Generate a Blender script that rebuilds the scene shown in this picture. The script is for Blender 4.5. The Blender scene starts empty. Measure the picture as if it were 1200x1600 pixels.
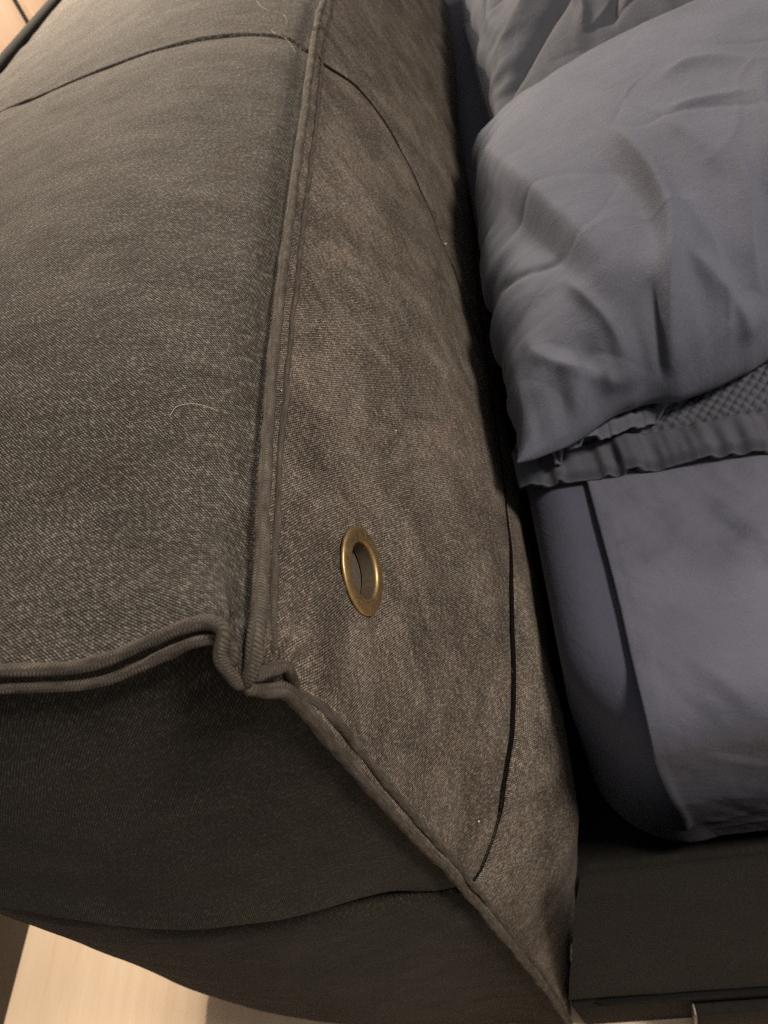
import bpy, math, random
import numpy as np
from mathutils import Matrix, Vector

rng = np.random.default_rng(7)
random.seed(7)
SC = bpy.context.scene
COL = SC.collection

# ------------------------------------------------------------------ camera
cam_d = bpy.data.cameras.new('camera')
cam = bpy.data.objects.new('camera', cam_d)
COL.objects.link(cam)
cam_d.sensor_fit = 'VERTICAL'
cam_d.sensor_height = 36.0
cam_d.lens = 36.0 * 1202.0 / 1600.0
cam_d.clip_start = 0.01
cam_d.clip_end = 50.0
_d = np.array([500.0, 1050.0, 1202.0]); _d /= np.linalg.norm(_d)
_y = np.array([-33.0, 0.0, 1202.0]); _y[1] = -(_y[0] * _d[0] + _y[2] * _d[2]) / _d[1]
_y /= np.linalg.norm(_y)
_x = np.cross(_d, _y)
if _x[0] < 0: _x = -_x
RW = np.array([_x, _y, -_d])              # camera (right, down, forward) -> world
CAM = np.array([0.1030, -0.1338, 0.9696])
cam.matrix_world = Matrix((
    (RW[0, 0], -RW[0, 1], -RW[0, 2], CAM[0]),
    (RW[1, 0], -RW[1, 1], -RW[1, 2], CAM[1]),
    (RW[2, 0], -RW[2, 1], -RW[2, 2], CAM[2]),
    (0, 0, 0, 1)))
cam_d.dof.use_dof = True
cam_d.dof.focus_distance = 0.36
cam_d.dof.aperture_fstop = 15.0
SC.camera = cam

# ------------------------------------------------------------------ light
world = bpy.data.worlds.new('World'); SC.world = world
world.use_nodes = True
bg = world.node_tree.nodes['Background']
bg.inputs[0].default_value = (1.0, 0.92, 0.84, 1)
bg.inputs[1].default_value = 0.22

def unseen_lamp(name, loc, size, watts, col, aim=None):  # unseen room lamp, placed for the shading it gives
    l = bpy.data.lights.new(name, 'AREA'); l.shape = 'DISK'; l.size = size
    l.energy = watts; l.color = col
    o = bpy.data.objects.new(name, l); COL.objects.link(o); o.location = loc
    if aim:
        o.rotation_euler = (Vector(aim) - Vector(loc)).to_track_quat('-Z', 'Y').to_euler()
    return o
unseen_lamp('unseen_lamp', (1.10, -0.10, 1.95), 0.42, 32, (1.0, 0.88, 0.75))
unseen_lamp('unseen_lamp', (-0.50, 1.50, 1.46), 0.28, 51, (1.0, 0.86, 0.70))  # added well below ceiling height to light headboard top, floor and wardrobe

SC.cycles.use_denoising = False
SC.cycles.sample_clamp_indirect = 1.0
SC.cycles.sample_clamp_direct = 4.0
SC.cycles.caustics_reflective = False
SC.cycles.caustics_refractive = False
SC.cycles.filter_width = 1.25
SC.view_settings.view_transform = 'Standard'
SC.view_settings.look = 'None'
SC.view_settings.gamma = 1
SC.view_settings.exposure = 0.60

# ------------------------------------------------------------------ helpers
def S(t, p=2.0):
    t = np.clip(t, 0, 1); return 1 - (1 - t) ** p
def sm(a, b, x):
    t = np.clip((np.asarray(x, float) - a) / (b - a), 0, 1); return t * t * (3 - 2 * t)
def gauss(x, w): return np.exp(-(x / w) ** 2)

_perm = rng.permutation(4096)
def _hash(i, j, s): return _perm[(_perm[(i + s * 131) & 4095] + j) & 4095] / 4095.0
def noise2(x, y, seed=0):
    xi = np.floor(x).astype(int); yi = np.floor(y).astype(int)
    fx = x - xi; fy = y - yi
    fx = fx * fx * fx * (fx * (fx * 6 - 15) + 10); fy = fy * fy * fy * (fy * (fy * 6 - 15) + 10)
    a = _hash(xi, yi, seed); b = _hash(xi + 1, yi, seed); c = _hash(xi, yi + 1, seed); d = _hash(xi + 1, yi + 1, seed)
    return (a * (1 - fx) + b * fx) * (1 - fy) + (c * (1 - fx) + d * fx) * fy - 0.5
def fbm(x, y, seed=0, oct=4):
    r = 0; a = 1.0
    for k in range(oct):
        r = r + a * noise2(x * 2 ** k + 17.3 * k, y * 2 ** k - 9.1 * k, seed + k); a *= 0.5
    return r

def link_mesh(name, V, F, mat, parent=None, UV=None, smooth=True):
    me = bpy.data.meshes.new(name)
    V = np.ascontiguousarray(V, np.float32); F = np.ascontiguousarray(F, np.int32)
    n = F.shape[1]
    me.vertices.add(len(V)); me.vertices.foreach_set('co', V.ravel())
    me.loops.add(F.size); me.loops.foreach_set('vertex_index', F.ravel())
    me.polygons.add(len(F))
    me.polygons.foreach_set('loop_start', np.arange(0, F.size, n, dtype=np.int32))
    me.polygons.foreach_set('loop_total', np.full(len(F), n, np.int32))
    me.update(calc_edges=True)
    if UV is not None:
        l = me.uv_layers.new(name='UVMap')
        l.data.foreach_set('uv', np.ascontiguousarray(UV[F.ravel()], np.float32).ravel())
    if smooth: me.polygons.foreach_set('use_smooth', np.ones(len(F), bool))
    me.validate(); me.update()
    o = bpy.data.objects.new(name, me); COL.objects.link(o)
    if mat: me.materials.append(mat)
    if parent: o.parent = parent
    return o

def grid_faces(n, m, off=0, wrap=False, flip=False):
    i, j = np.meshgrid(np.arange(n - 1), np.arange(m if wrap else m - 1), indexing='ij')
    j2 = (j + 1) % m
    q = np.stack([i * m + j, (i + 1) * m + j, (i + 1) * m + j2, i * m + j2], -1).reshape(-1, 4) + off
    return q[:, ::-1] if flip else q

def grid_obj(name, P, mat, parent=None, UV=None, flip=False):
    n, m = P.shape[:2]
    if UV is None:
        s = np.concatenate([[0], np.cumsum(np.linalg.norm(np.diff(P[:, m // 2], axis=0), axis=1))])
        t = np.concatenate([[0], np.cumsum(np.linalg.norm(np.diff(P[n // 2], axis=0), axis=1))])
        UV = np.stack(np.meshgrid(s, t, indexing='ij'), -1)
    return link_mesh(name, P.reshape(-1, 3), grid_faces(n, m, flip=flip), mat, parent, UV.reshape(-1, 2))

def catmull(pts, n):
    pts = np.asarray(pts, float)
    p = np.vstack([2 * pts[0] - pts[1], pts, 2 * pts[-1] - pts[-2]])
    seg = np.linalg.norm(np.diff(pts, axis=0), axis=1) ** 0.5
    k = np.concatenate([[0], np.cumsum(seg)])
    kk = np.concatenate([[k[0] - seg[0]], k, [k[-1] + seg[-1]]])
    # dense sample then resample by arc length
    out = []
    for i in range(len(pts) - 1):
        t = np.linspace(kk[i + 1], kk[i + 2], 40, endpoint=(i == len(pts) - 2))[:, None]
        t0, t1, t2, t3 = kk[i], kk[i + 1], kk[i + 2], kk[i + 3]
        a1 = (t1 - t) / (t1 - t0) * p[i] + (t - t0) / (t1 - t0) * p[i + 1]
        a2 = (t2 - t) / (t2 - t1) * p[i + 1] + (t - t1) / (t2 - t1) * p[i + 2]
        a3 = (t3 - t) / (t3 - t2) * p[i + 2] + (t - t2) / (t3 - t2) * p[i + 3]
        b1 = (t2 - t) / (t2 - t0) * a1 + (t - t0) / (t2 - t0) * a2
        b2 = (t3 - t) / (t3 - t1) * a2 + (t - t1) / (t3 - t1) * a3
        out.append((t2 - t) / (t2 - t1) * b1 + (t - t1) / (t2 - t1) * b2)
    q = np.vstack(out)
    return resample(q, n) if n else q
def resample(q, n):
    d = np.concatenate([[0], np.cumsum(np.linalg.norm(np.diff(q, axis=0), axis=1))])
    s = np.linspace(0, d[-1], n)
    return np.stack([np.interp(s, d, q[:, k]) for k in range(q.shape[1])], -1)

def tube_arrays(path, rad, seg=12, wob=0.0, seed=3, up=(0.3, -0.4, 0.85), flat=1.0):
    path = np.asarray(path, float); n = len(path)
    T = np.gradient(path, axis=0); T /= np.linalg.norm(T, axis=1)[:, None] + 1e-12
    u = np.asarray(up, float)
    A = u - (T @ u)[:, None] * T; A /= np.linalg.norm(A, axis=1)[:, None] + 1e-12
    B = np.cross(T, A)
    d = np.concatenate([[0], np.cumsum(np.linalg.norm(np.diff(path, axis=0), axis=1))])
    a = np.linspace(0, 2 * math.pi, seg, endpoint=False)
    r = np.broadcast_to(np.asarray(rad, float), (n,))[:, None] * np.ones((1, seg))
    if wob:
        r = r * (1 + wob * 2 * noise2(d[:, None] / 0.006 + 0 * a, a[None] * 1.2 + 0 * d[:, None], seed)
                 + wob * 2 * noise2(d[:, None] / 0.025 + 0 * a, 0 * a[None] + 3.3 + 0 * d[:, None], seed + 5))
    r = r.copy(); r[0] *= 0.02; r[-1] *= 0.02
    if n > 8: r[1] *= 0.75; r[-2] *= 0.75
    V = path[:, None] + r[..., None] * (flat * np.cos(a)[None, :, None] * A[:, None] + np.sin(a)[None, :, None] * B[:, None])
    UV = np.stack(np.broadcast_arrays(d[:, None], (a * 0.003)[None]), -1)
    return V.reshape(-1, 3), grid_faces(n, seg, wrap=True), UV.reshape(-1, 2)
def tube(name, path, rad, mat, parent=None, **k):
    V, F, UV = tube_arrays(path, rad, **k)
    return link_mesh(name, V, F, mat, parent, UV)

def join_arrays(parts):
    V = []; F = []; U = []; o = 0
    for v, f, u in parts:
        V.append(v); F.append(f + o); U.append(u); o += len(v)
    return np.vstack(V), np.vstack(F), np.vstack(U)

def rbox_arrays(lo, hi, r=0.004, n=3):
    """box with rounded edges: a cube grid pushed out from an inset core"""
    lo = np.array(lo, float); hi = np.array(hi, float)
    r = min(r, 0.49 * (hi - lo).min()); c = (lo + hi) / 2; h = (hi - lo) / 2 - r
    k = np.concatenate([-np.ones(1) * 1, np.linspace(-1, 1, 2), np.ones(1)])
    g = np.concatenate([np.tan(np.linspace(-math.pi / 4, 0, n + 1)), np.tan(np.linspace(0, math.pi / 4, n + 1))])
    s = np.concatenate([-np.ones(n + 1), np.ones(n + 1)])
    V = []; F = []; U = []; o = 0; m = len(g)
    for ax in range(3):
        for sg in (-1, 1):
            a, b = [(1, 2), (2, 0), (0, 1)][ax]
            N = np.zeros((m, m, 3)); N[..., ax] = sg; N[..., a] = g[:, None]; N[..., b] = g[None]
            N /= np.linalg.norm(N, axis=-1)[..., None]
            C = np.zeros((m, m, 3)); C[..., ax] = sg * h[ax]; C[..., a] = (s * h[a])[:, None]; C[..., b] = (s * h[b])[None]
            P = c + C + r * N
            V.append(P.reshape(-1, 3)); U.append(P[..., [a, b]].reshape(-1, 2))
            F.append(grid_faces(m, m, o, flip=(sg < 0))); o += m * m
    return np.vstack(V), np.vstack(F), np.vstack(U)
def rbox(name, lo, hi, mat, parent=None, r=0.004, n=3):
    V, F, U = rbox_arrays(lo, hi, r, n)
    return link_mesh(name, V, F, mat, parent, U)

def tag(o, label=None, cat=None, group=None, kind=None):
    if label: o['label'] = label
    if cat: o['category'] = cat
    if group: o['group'] = group
    if kind: o['kind'] = kind
    return o
def empty(name, loc=(0, 0, 0)):
    o = bpy.data.objects.new(name, None); COL.objects.link(o); o.location = loc
    o.empty_display_size = 0.05
    return o

# ------------------------------------------------------------------ materials
class NT:
    def __init__(s, name):
        s.m = bpy.data.materials.new(name); s.m.use_nodes = True
        s.t = s.m.node_tree; s.t.nodes.clear()
        s.out = s.n('ShaderNodeOutputMaterial'); s.b = s.n('ShaderNodeBsdfPrincipled')
        s.l(s.b.outputs[0], s.out.inputs[0])
    def n(s, k, **p):
        x = s.t.nodes.new(k)
        for a, v in p.items(): setattr(x, a, v)
        return x
    def l(s, a, b): s.t.links.new(a, b)
    def set(s, node, **k):
        for a, v in k.items(): node.inputs[a.replace('_', ' ')].default_value = v
    def math(s, op, a, b=None, c=None):
        x = s.n('ShaderNodeMath', operation=op)
        for i, v in enumerate((a, b, c)):
            if v is None: continue
            if isinstance(v, (int, float)): x.inputs[i].default_value = v
            else: s.l(v, x.inputs[i])
        return x.outputs[0]
    def mapr(s, v, a, b, c, d):
        x = s.n('ShaderNodeMapRange'); s.l(v, x.inputs[0])
        for i, q in enumerate((a, b, c, d)): x.inputs[i + 1].default_value = q
        return x.outputs[0]
    def mix(s, f, a, b, blend='MIX'):
        x = s.n('ShaderNodeMix', data_type='RGBA', blend_type=blend)
        for sock, v in ((x.inputs[0], f), (x.inputs[6], a), (x.inputs[7], b)):
            if isinstance(v, (int, float)): sock.default_value = v
            elif isinstance(v, tuple): sock.default_value = v + (1,)
            else: s.l(v, sock)
        return x.outputs[2]
    def noise(s, vec, scale, detail=2.0, rough=0.5, dist=0.0):
        x = s.n('ShaderNodeTexNoise'); x.inputs['Scale'].default_value = scale
        x.inputs['Detail'].default_value = detail; x.inputs['Roughness'].default_value = rough
        x.inputs['Distortion'].default_value = dist
        if vec: s.l(vec, x.inputs['Vector'])
        return x.outputs[0]
    def mapping(s, vec, scale=(1, 1, 1), rot=0.0, loc=(0, 0, 0)):
        x = s.n('ShaderNodeMapping'); x.inputs['Scale'].default_value = scale
        x.inputs['Rotation'].default_value = (0, 0, rot); x.inputs['Location'].default_value = loc
        s.l(vec, x.inputs['Vector']); return x.outputs[0]
    def bump(s, h, strength, dist, normal=None):
        x = s.n('ShaderNodeBump'); x.inputs['Strength'].default_value = strength
        x.inputs['Distance'].default_value = dist; s.l(h, x.inputs['Height'])
        if normal: s.l(normal, x.inputs['Normal'])
        return x.outputs[0]

def canvas(name, twill_rot, streak_rot, dark=(0.0085, 0.0076, 0.0062), light=(0.188, 0.174, 0.151), warm=(0.146, 0.118, 0.099), wash=1.0, period=0.00110, scuff=0.25):
    """washed black cotton twill: diagonal ribs, worn pale threads, cloudy wash marks"""
    t = NT(name)
    uv = t.n('ShaderNodeUVMap').outputs[0]
    # a little warp so ribs wander
    wv = t.n('ShaderNodeTexNoise'); wv.inputs['Scale'].default_value = 60; wv.inputs['Detail'].default_value = 2; t.l(uv, wv.inputs['Vector'])
    off = t.n('ShaderNodeVectorMath', operation='MULTIPLY_ADD'); t.l(wv.outputs['Color'], off.inputs[0])
    off.inputs[1].default_value = (0.0016, 0.0016, 0); t.l(uv, off.inputs[2])
    r = t.mapping(off.outputs[0], rot=twill_rot)
    sep = t.n('ShaderNodeSeparateXYZ'); t.l(r, sep.inputs[0])
    ribs = t.math('SINE', t.math('MULTIPLY', sep.outputs[0], 2 * math.pi / period))
    ribs = t.mapr(ribs, -1, 1, 0, 1)
    thr = t.math('SINE', t.math('MULTIPLY', t.math('ADD', sep.outputs[1], t.math('MULTIPLY', sep.outputs[0], 0.5)), 2 * math.pi / (period * 1.35)))
    thr = t.mapr(thr, -1, 1, 0.25, 1)
    weave = t.math('MULTIPLY', ribs, thr)
    # pale worn threads: noise stretched along the ribs
    fl = t.noise(t.mapping(r, scale=(900, 330, 1)), 1.0, 2, 0.65)
    fl = t.mapr(fl, 0.48, 0.68, 0, 1)
    fine = t.noise(uv, 1300, 2, 0.7)
    # wash clouds, worn patches and fibre wisps
    sv = t.mapping(uv, rot=streak_rot)
    cloud = t.noise(t.mapping(sv, scale=(30, 16, 1)), 1.0, 5, 0.65, 0.4)
    strk = t.noise(t.mapping(sv, scale=(210, 62, 1)), 1.0, 5, 0.7, 1.5)
    wisps = t.noise(t.mapping(sv, scale=(520, 170, 1)), 1.0, 5, 0.65, 3.0)
    wisp = t.mapr(wisps, 0.57, 0.70, 0, 1)
    patch = t.noise(uv, 55, 4, 0.65, 1.0)
    wear = t.math('MULTIPLY', t.mapr(cloud, 0.34, 0.68, 0.76, 1.07), t.mapr(strk, 0.32, 0.68, 0.62, 1.28))
    wear = t.math('MULTIPLY', wear, t.mapr(patch, 0.35, 0.68, 0.86, 1.10))
    amt = t.math('ADD', t.math('MULTIPLY', weave, 0.62), t.math('MULTIPLY', t.math('MULTIPLY', fl, t.math('ADD', weave, 0.25)), 1.15))
    amt = t.math('MULTIPLY', t.math('MULTIPLY', amt, wear), 0.92 * wash)
    amt = t.math('ADD', amt, t.math('MULTIPLY', t.math('MULTIPLY', wisp, wear), 0.30))
    amt = t.math('ADD', amt, t.math('MULTIPLY', t.math('SUBTRACT', fine, 0.5), 0.35))
    # rubbed, faded patches with pale fibre scratches
    rub = t.mapr(t.noise(uv, 17, 6, 0.74, 0.5), 0.42, 0.70, 0, 1)
    scr = t.mapr(t.noise(t.mapping(sv, scale=(620, 105, 1)), 1.0, 5, 0.7, 4.0), 0.50, 0.64, 0, 1)
    rubs = t.math('MULTIPLY', rub, t.math('ADD', t.math('MULTIPLY', scr, 0.68), t.math('ADD', t.math('MULTIPLY', weave, 0.10), 0.01)))
    amt = t.math('ADD', t.math('MULTIPLY', amt, t.mapr(rub, 0, 1, 0.84, 1.0)), t.math('MULTIPLY', rubs, scuff))
    amt = t.mapr(amt, 0, 1, 0, 1)
    c = t.mix(amt, dark, light)
    tint = t.mapr(t.noise(sv, 34, 3, 0.6), 0.48, 0.68, 0, 0.6)
    c = t.mix(tint, c, t.mix(amt, dark, warm))
    t.l(c, t.b.inputs['Base Color'])
    t.set(t.b, Roughness=0.88)
    t.b.inputs['Specular IOR Level'].default_value = 0.08
    t.b.inputs['Sheen Weight'].default_value = 0.02
    t.b.inputs['Sheen Roughness'].default_value = 0.5
    h = t.math('ADD', t.math('MULTIPLY', weave, 0.7), t.math('MULTIPLY', fl, 0.5))
    nb = t.bump(h, 0.7, 0.00028)
    nb = t.bump(strk, 0.18, 0.0008, nb)
    t.l(nb, t.b.inputs['Normal'])
    return t.m

def cord_mat(name):
    t = NT(name)
    uv = t.n('ShaderNodeUVMap').outputs[0]
    s = t.n('ShaderNodeSeparateXYZ'); t.l(uv, s.inputs[0])
    w = t.math('SINE', t.math('MULTIPLY', t.math('ADD', s.outputs[0], t.math('MULTIPLY', s.outputs[1], 0.35)), 2 * math.pi / 0.0013))
    w = t.mapr(w, -1, 1, 0, 1)
    cl = t.mapr(t.noise(t.mapping(uv, scale=(90, 200, 1)), 1, 4, 0.6), 0.35, 0.68, 0.25, 1.1)
    fl = t.mapr(t.noise(uv, 1300, 2, 0.7), 0.40, 0.75, 0, 1)
    a = t.math('MULTIPLY', t.math('ADD', t.math('MULTIPLY', w, 0.55), t.math('MULTIPLY', fl, 0.55)), cl)
    t.l(t.mix(a, (0.026, 0.022, 0.018), (0.165, 0.143, 0.120)), t.b.inputs['Base Color'])
    t.set(t.b, Roughness=0.9); t.b.inputs['Specular IOR Level'].default_value = 0.15
    t.l(t.bump(t.math('ADD', w, fl), 0.6, 0.0003), t.b.inputs['Normal'])
    return t.m

def cloth(name, base, var=0.25, weave=1.0, rough=0.8, sheen=0.06, scale=900):
    t = NT(name)
    uv = t.n('ShaderNodeUVMap').outputs[0]
    s = t.n('ShaderNodeSeparateXYZ'); t.l(uv, s.inputs[0])
    f1 = t.noise(t.mapping(uv, scale=(scale * 2.2, scale * .5, 1)), 1, 2, .6)
    f2 = t.noise(t.mapping(uv, scale=(scale * .5, scale * 2.2, 1)), 1, 2, .6)
    f = t.math('ADD', f1, f2)
    cl = t.noise(uv, 14, 4, 0.6)
    a = t.math('ADD', t.math('MULTIPLY', t.math('SUBTRACT', f, 1.0), 1.1), t.mapr(cl, 0.3, 0.7, 0.2, 0.8))
    a = t.mapr(a, 0, 1, 0, 1)
    t.l(t.mix(a, tuple(v * (1 - var) for v in base), tuple(v * (1 + var) for v in base)), t.b.inputs['Base Color'])
    t.set(t.b, Roughness=rough); t.b.inputs['Specular IOR Level'].default_value = 0.2
    t.b.inputs['Sheen Weight'].default_value = sheen; t.b.inputs['Sheen Roughness'].default_value = 0.4
    cr = t.noise(t.mapping(uv, scale=(60, 90, 1)), 1, 5, 0.6, 0.8)
    nb = t.bump(f, 0.35 * weave, 0.0004)
    t.l(t.bump(cr, 0.22, 0.0035, nb), t.b.inputs['Normal'])
    return t.m

def plain(name, col, rough=0.7, metal=0.0, nscale=120, var=0.2):
    t = NT(name)
    g = t.n('ShaderNodeTexCoord').outputs['Object']
    a = t.noise(g, nscale, 4, 0.6)
    t.l(t.mix(t.mapr(a, .3, .7, 0, 1), tuple(v * (1 - var) for v in col), tuple(v * (1 + var) for v in col)), t.b.inputs['Base Color'])
    t.set(t.b, Roughness=rough, Metallic=metal)
    return t.m

def brass_mat():
    t = NT('antique_brass')
    g = t.n('ShaderNodeTexCoord').outputs['Object']
    a = t.noise(g, 220, 4, 0.65)
    b = t.noise(g, 1400, 3, 0.6)
    c = t.mix(t.mapr(a, .35, .68, 0, 1), (0.47, 0.335, 0.160), (0.30, 0.205, 0.098))
    t.l(c, t.b.inputs['Base Color'])
    t.set(t.b, Metallic=1.0)
    t.l(t.mapr(b, .3, .7, .40, .58), t.b.inputs['Roughness'])
    t.l(t.bump(b, 0.12, 0.0002), t.b.inputs['Normal'])
    return t.m

def wood(name, c1, c2, rough=0.42, axis=1):
    t = NT(name)
    g = t.n('ShaderNodeTexCoord').outputs['Object']
    sc = [22, 22, 22]; sc[axis] = 1.6
    gr = t.noise(t.mapping(g, scale=tuple(sc)), 1.0, 6, 0.62, 0.7)
    sc2 = [230, 230, 230]; sc2[axis] = 9
    fi = t.noise(t.mapping(g, scale=tuple(sc2)), 1.0, 3, 0.6)
    a = t.math('ADD', t.math('MULTIPLY', gr, .7), t.math('MULTIPLY', fi, .3))
    t.l(t.mix(t.mapr(a, .36, .64, 0, 1), c1, c2), t.b.inputs['Base Color'])
    t.set(t.b, Roughness=rough)
    t.l(t.bump(fi, 0.15, 0.0004), t.b.inputs['Normal'])
    return t.m

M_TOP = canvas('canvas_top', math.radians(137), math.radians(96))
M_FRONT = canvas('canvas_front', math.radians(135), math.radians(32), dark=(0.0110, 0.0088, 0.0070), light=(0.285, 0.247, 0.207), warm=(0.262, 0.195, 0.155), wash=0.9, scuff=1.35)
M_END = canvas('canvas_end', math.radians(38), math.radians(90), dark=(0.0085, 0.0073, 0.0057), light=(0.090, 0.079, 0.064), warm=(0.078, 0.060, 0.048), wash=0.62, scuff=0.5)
M_SEAM_SHADE = plain('seam_shade', (0.0055, 0.0048, 0.0042), 0.95, 0, 900)  # near-black colour stands in for shade in the seam grooves
M_SEAM_SHADE.node_tree.nodes['Principled BSDF'].inputs['Specular IOR Level'].default_value = 0.03
M_CORD = cord_mat('canvas_cord')
M_STITCH = plain('stitch_thread', (0.085, 0.075, 0.062), 0.8, 0, 900)
M_LINING = plain('lining_cloth', (0.060, 0.050, 0.041), 0.9, 0, 700, 0.4)
M_BRASS = brass_mat()
M_BORE = plain('shaded_brass', (0.085, 0.066, 0.044), 0.6, 0.35, 500)  # shade inside the grommet, painted as a darker brass
M_PIL = cloth('pillow_cotton', (0.065, 0.0690, 0.092))
M_PIL2 = cloth('pillow_cotton_dark', (0.037, 0.039, 0.049))
M_QUILT = cloth('quilt_cotton', (0.043, 0.0445, 0.058))
M_SHEET = cloth('sheet_cotton', (0.070, 0.0725, 0.099), var=0.18)
M_FITTED = cloth('fitted_sheet_cotton', (0.050, 0.0525, 0.078), var=0.12)
M_RAIL = canvas('canvas_rail', math.radians(45), math.radians(90), dark=(0.007, 0.0066, 0.006), light=(0.024, 0.0222, 0.020), warm=(0.020, 0.0175, 0.0155), wash=0.7, scuff=0.0)
M_DARK = plain('dark_wood', (0.035, 0.027, 0.021), 0.5)
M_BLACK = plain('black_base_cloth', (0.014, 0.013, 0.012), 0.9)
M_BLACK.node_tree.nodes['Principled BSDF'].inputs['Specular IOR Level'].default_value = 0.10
M_METAL = plain('worn_steel', (0.13, 0.115, 0.10), 0.5, 1.0, 300)
M_FLOOR = wood('oak_floor', (0.64, 0.49, 0.345), (0.75, 0.60, 0.445), 0.38, axis=1)
M_DOOR = wood('oak_veneer', (0.31, 0.215, 0.150), (0.36, 0.26, 0.185), 0.45, axis=2)
M_LINT = plain('pale_lint', (0.55, 0.50, 0.43), 0.8)
M_HAIR = plain('fair_hair', (0.27, 0.22, 0.165), 0.5)

# ------------------------------------------------------------------ floor: boards laid one by one
def build_floor():
    fl = rbox('floor', (-1.2, -0.9, -0.06), (3.2, 4.2, -0.012), M_DARK, None, 0.002, 1)
    tag(fl, kind='structure')
    V, F, U = rbox_arrays((-0.2498, -0.90, -0.012), (0.2498, 0.90, 0.0), 0.0006, 1)
    first = link_mesh('floor_board', V, F, M_FLOOR, fl, U)
    first.location = (-0.985, 0.3, 0)
    k = 0
    for i in range(8):
        for j in range(3):
            if i == 0 and j == 0: continue
            o = first.copy(); COL.objects.link(o); o.parent = fl
            o.location = (-0.985 + i * 0.50, 1.8008 * j + 0.3 - 0.5 * (i % 2), 0)
build_floor()

# ------------------------------------------------------------------ wardrobe behind the headboard
wr = empty('wardrobe', (-0.95, 1.2, 0))
tag(wr, 'light oak wardrobe with dark plinth standing behind the headboard', 'wardrobe')
def wpart(name, lo, hi, mat, r=0.002):
    o = rbox(name, lo, hi, mat, None, r, 2); o.parent = wr; o.matrix_parent_inverse = Matrix.Translation((0.95, -1.2, 0)); return o
wpart('carcass', (-1.15, -0.10, 0.10), (-0.765, 3.0, 2.1), M_DARK)
wpart('plinth', (-1.13, -0.06, 0.0), (-0.705, 2.96, 0.098), M_DARK)
for y0, y1 in ((0.0, 0.48), (0.50, 0.965), (0.985, 1.432), (1.450, 1.628), (1.682, 2.16), (2.18, 2.66)):
    wpart('door', (-0.726, y0, 0.106), (-0.70, y1, 2.08), M_DOOR)
wpart('gap_shade', (-0.727, 1.630, 0.106), (-0.7035, 1.657, 2.08), M_BLACK)  # black strip painting the shade of the gap between two doors
wpart('finger_pull', (-0.7268, 1.658, 0.106), (-0.708, 1.680, 2.08), M_DOOR)

# ------------------------------------------------------------------ bed: headboard
bed = empty('bed', (0, 0, 0))
tag(bed, 'low upholstered bed with thick washed black canvas headboard', 'bed')
H, T, WD, Z0 = 0.776, 0.42, 1.95, 0.020
inset = 0.014
core = rbox('headboard', (-T + inset, 0.105, 0.03), (-inset, WD - 0.02, H - 0.022), M_LINING, bed, 0.01, 2)

TIP = np.array([-0.005, -0.011, 0.768])
# piping lines, measured from the corner of the headboard
E1_PTS = [TIP, (-0.001, -0.006, 0.772), (0.002, 0.002, 0.776), (0.002, 0.015, 0.776), (0.001, 0.028, 0.776), (-0.001, 0.059, 0.776),
          (-0.003, 0.094, 0.776), (-0.004, 0.135, 0.776), (-0.005, 0.184, 0.776), (-0.005, 0.243, 0.776), (-0.005, 0.315, 0.776),
          (-0.004, 0.426, 0.776), (-0.003, 0.589, 0.776), (0.001, 0.677, 0.776), (0.001, 0.9, 0.776), (-0.002, 1.3, 0.776), (0, WD, 0.776)]
E2_PTS = [TIP, (-0.0070, -0.0090, 0.7710), (-0.0088, -0.004, 0.7778), (-0.0058, 0.0018, 0.7830), (-0.010, 0.005, 0.785), (-0.018, 0.005, 0.786), (-0.028, 0.004, 0.784),
          (-0.038, 0.003, 0.782), (-0.050, 0.001, 0.782), (-0.061, 0.0, 0.783), (-0.074, 0, 0.786), (-0.086, 0, 0.789),
          (-0.12, 0.0, 0.789), (-0.18, 0.0063, 0.786), (-0.24, 0.0177, 0.782), (-0.30, 0.0325, 0.779), (-0.36, 0.050, 0.777), (-T, 0.07, 0.776)]
E3_PTS = [TIP, (-0.003, -0.005, 0.758), (0.0, 0.0, 0.749), (0.001, 0.001, 0.732), (0.001, 0.001, 0.685), (0.001, 0.001, 0.638), (0.002, 0.002, 0.574),
          (0.004, 0.003, 0.527), (0.006, 0.001, 0.478), (0.011, -0.006, 0.420), (0.013, -0.008, 0.303), (0.0125, -0.0140, 0.110), (0.009, -0.014, Z0)]
E1 = catmull(E1_PTS, 0); E2 = catmull(E2_PTS, 0); E3 = catmull(E3_PTS, 0)
# monotone parameters for looking the curves up
def mono(v, inc=True):
    v = np.asarray(v, float)
    return np.maximum.accumulate(v) if inc else np.minimum.accumulate(v)
def arc(q): return np.concatenate([[0], np.cumsum(np.linalg.norm(np.diff(q, axis=0), axis=1))])
A1, A2, A3 = arc(E1), arc(E2), arc(E3)
def at(E, A, s):   # point at fraction s of the arc length
    a = np.clip(s, 0, 1) * A[-1]
    return np.stack([np.interp(a, A, E[:, k]) for k in range(3)], -1)

def frac_for(E, A, axis, val):
    v = E[:, axis]; i = np.argmin(np.abs(v - val)); return A[i] / A[-1]

def coons(E, AE, flatE, G, AG, flatG, s, t, k1=0.045, k2=0.045):
    """flat panel between two straight edges, pulled to the real edge lines near them.
    E runs along s at t=0, G along t at s=0; both start at TIP"""
    de = at(E, AE, s) - flatE(s); dg = at(G, AG, t) - flatG(t); dc = TIP - np.array([0, 0, H])
    Le = AE[-1]; Lg = AG[-1]
    w1 = np.exp(-(t * Lg / k1) ** 1.5)[..., None]; w2 = np.exp(-(s * Le / k2) ** 1.5)[..., None]
    return de * w1 + dg * w2 - dc * w1 * w2

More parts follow.
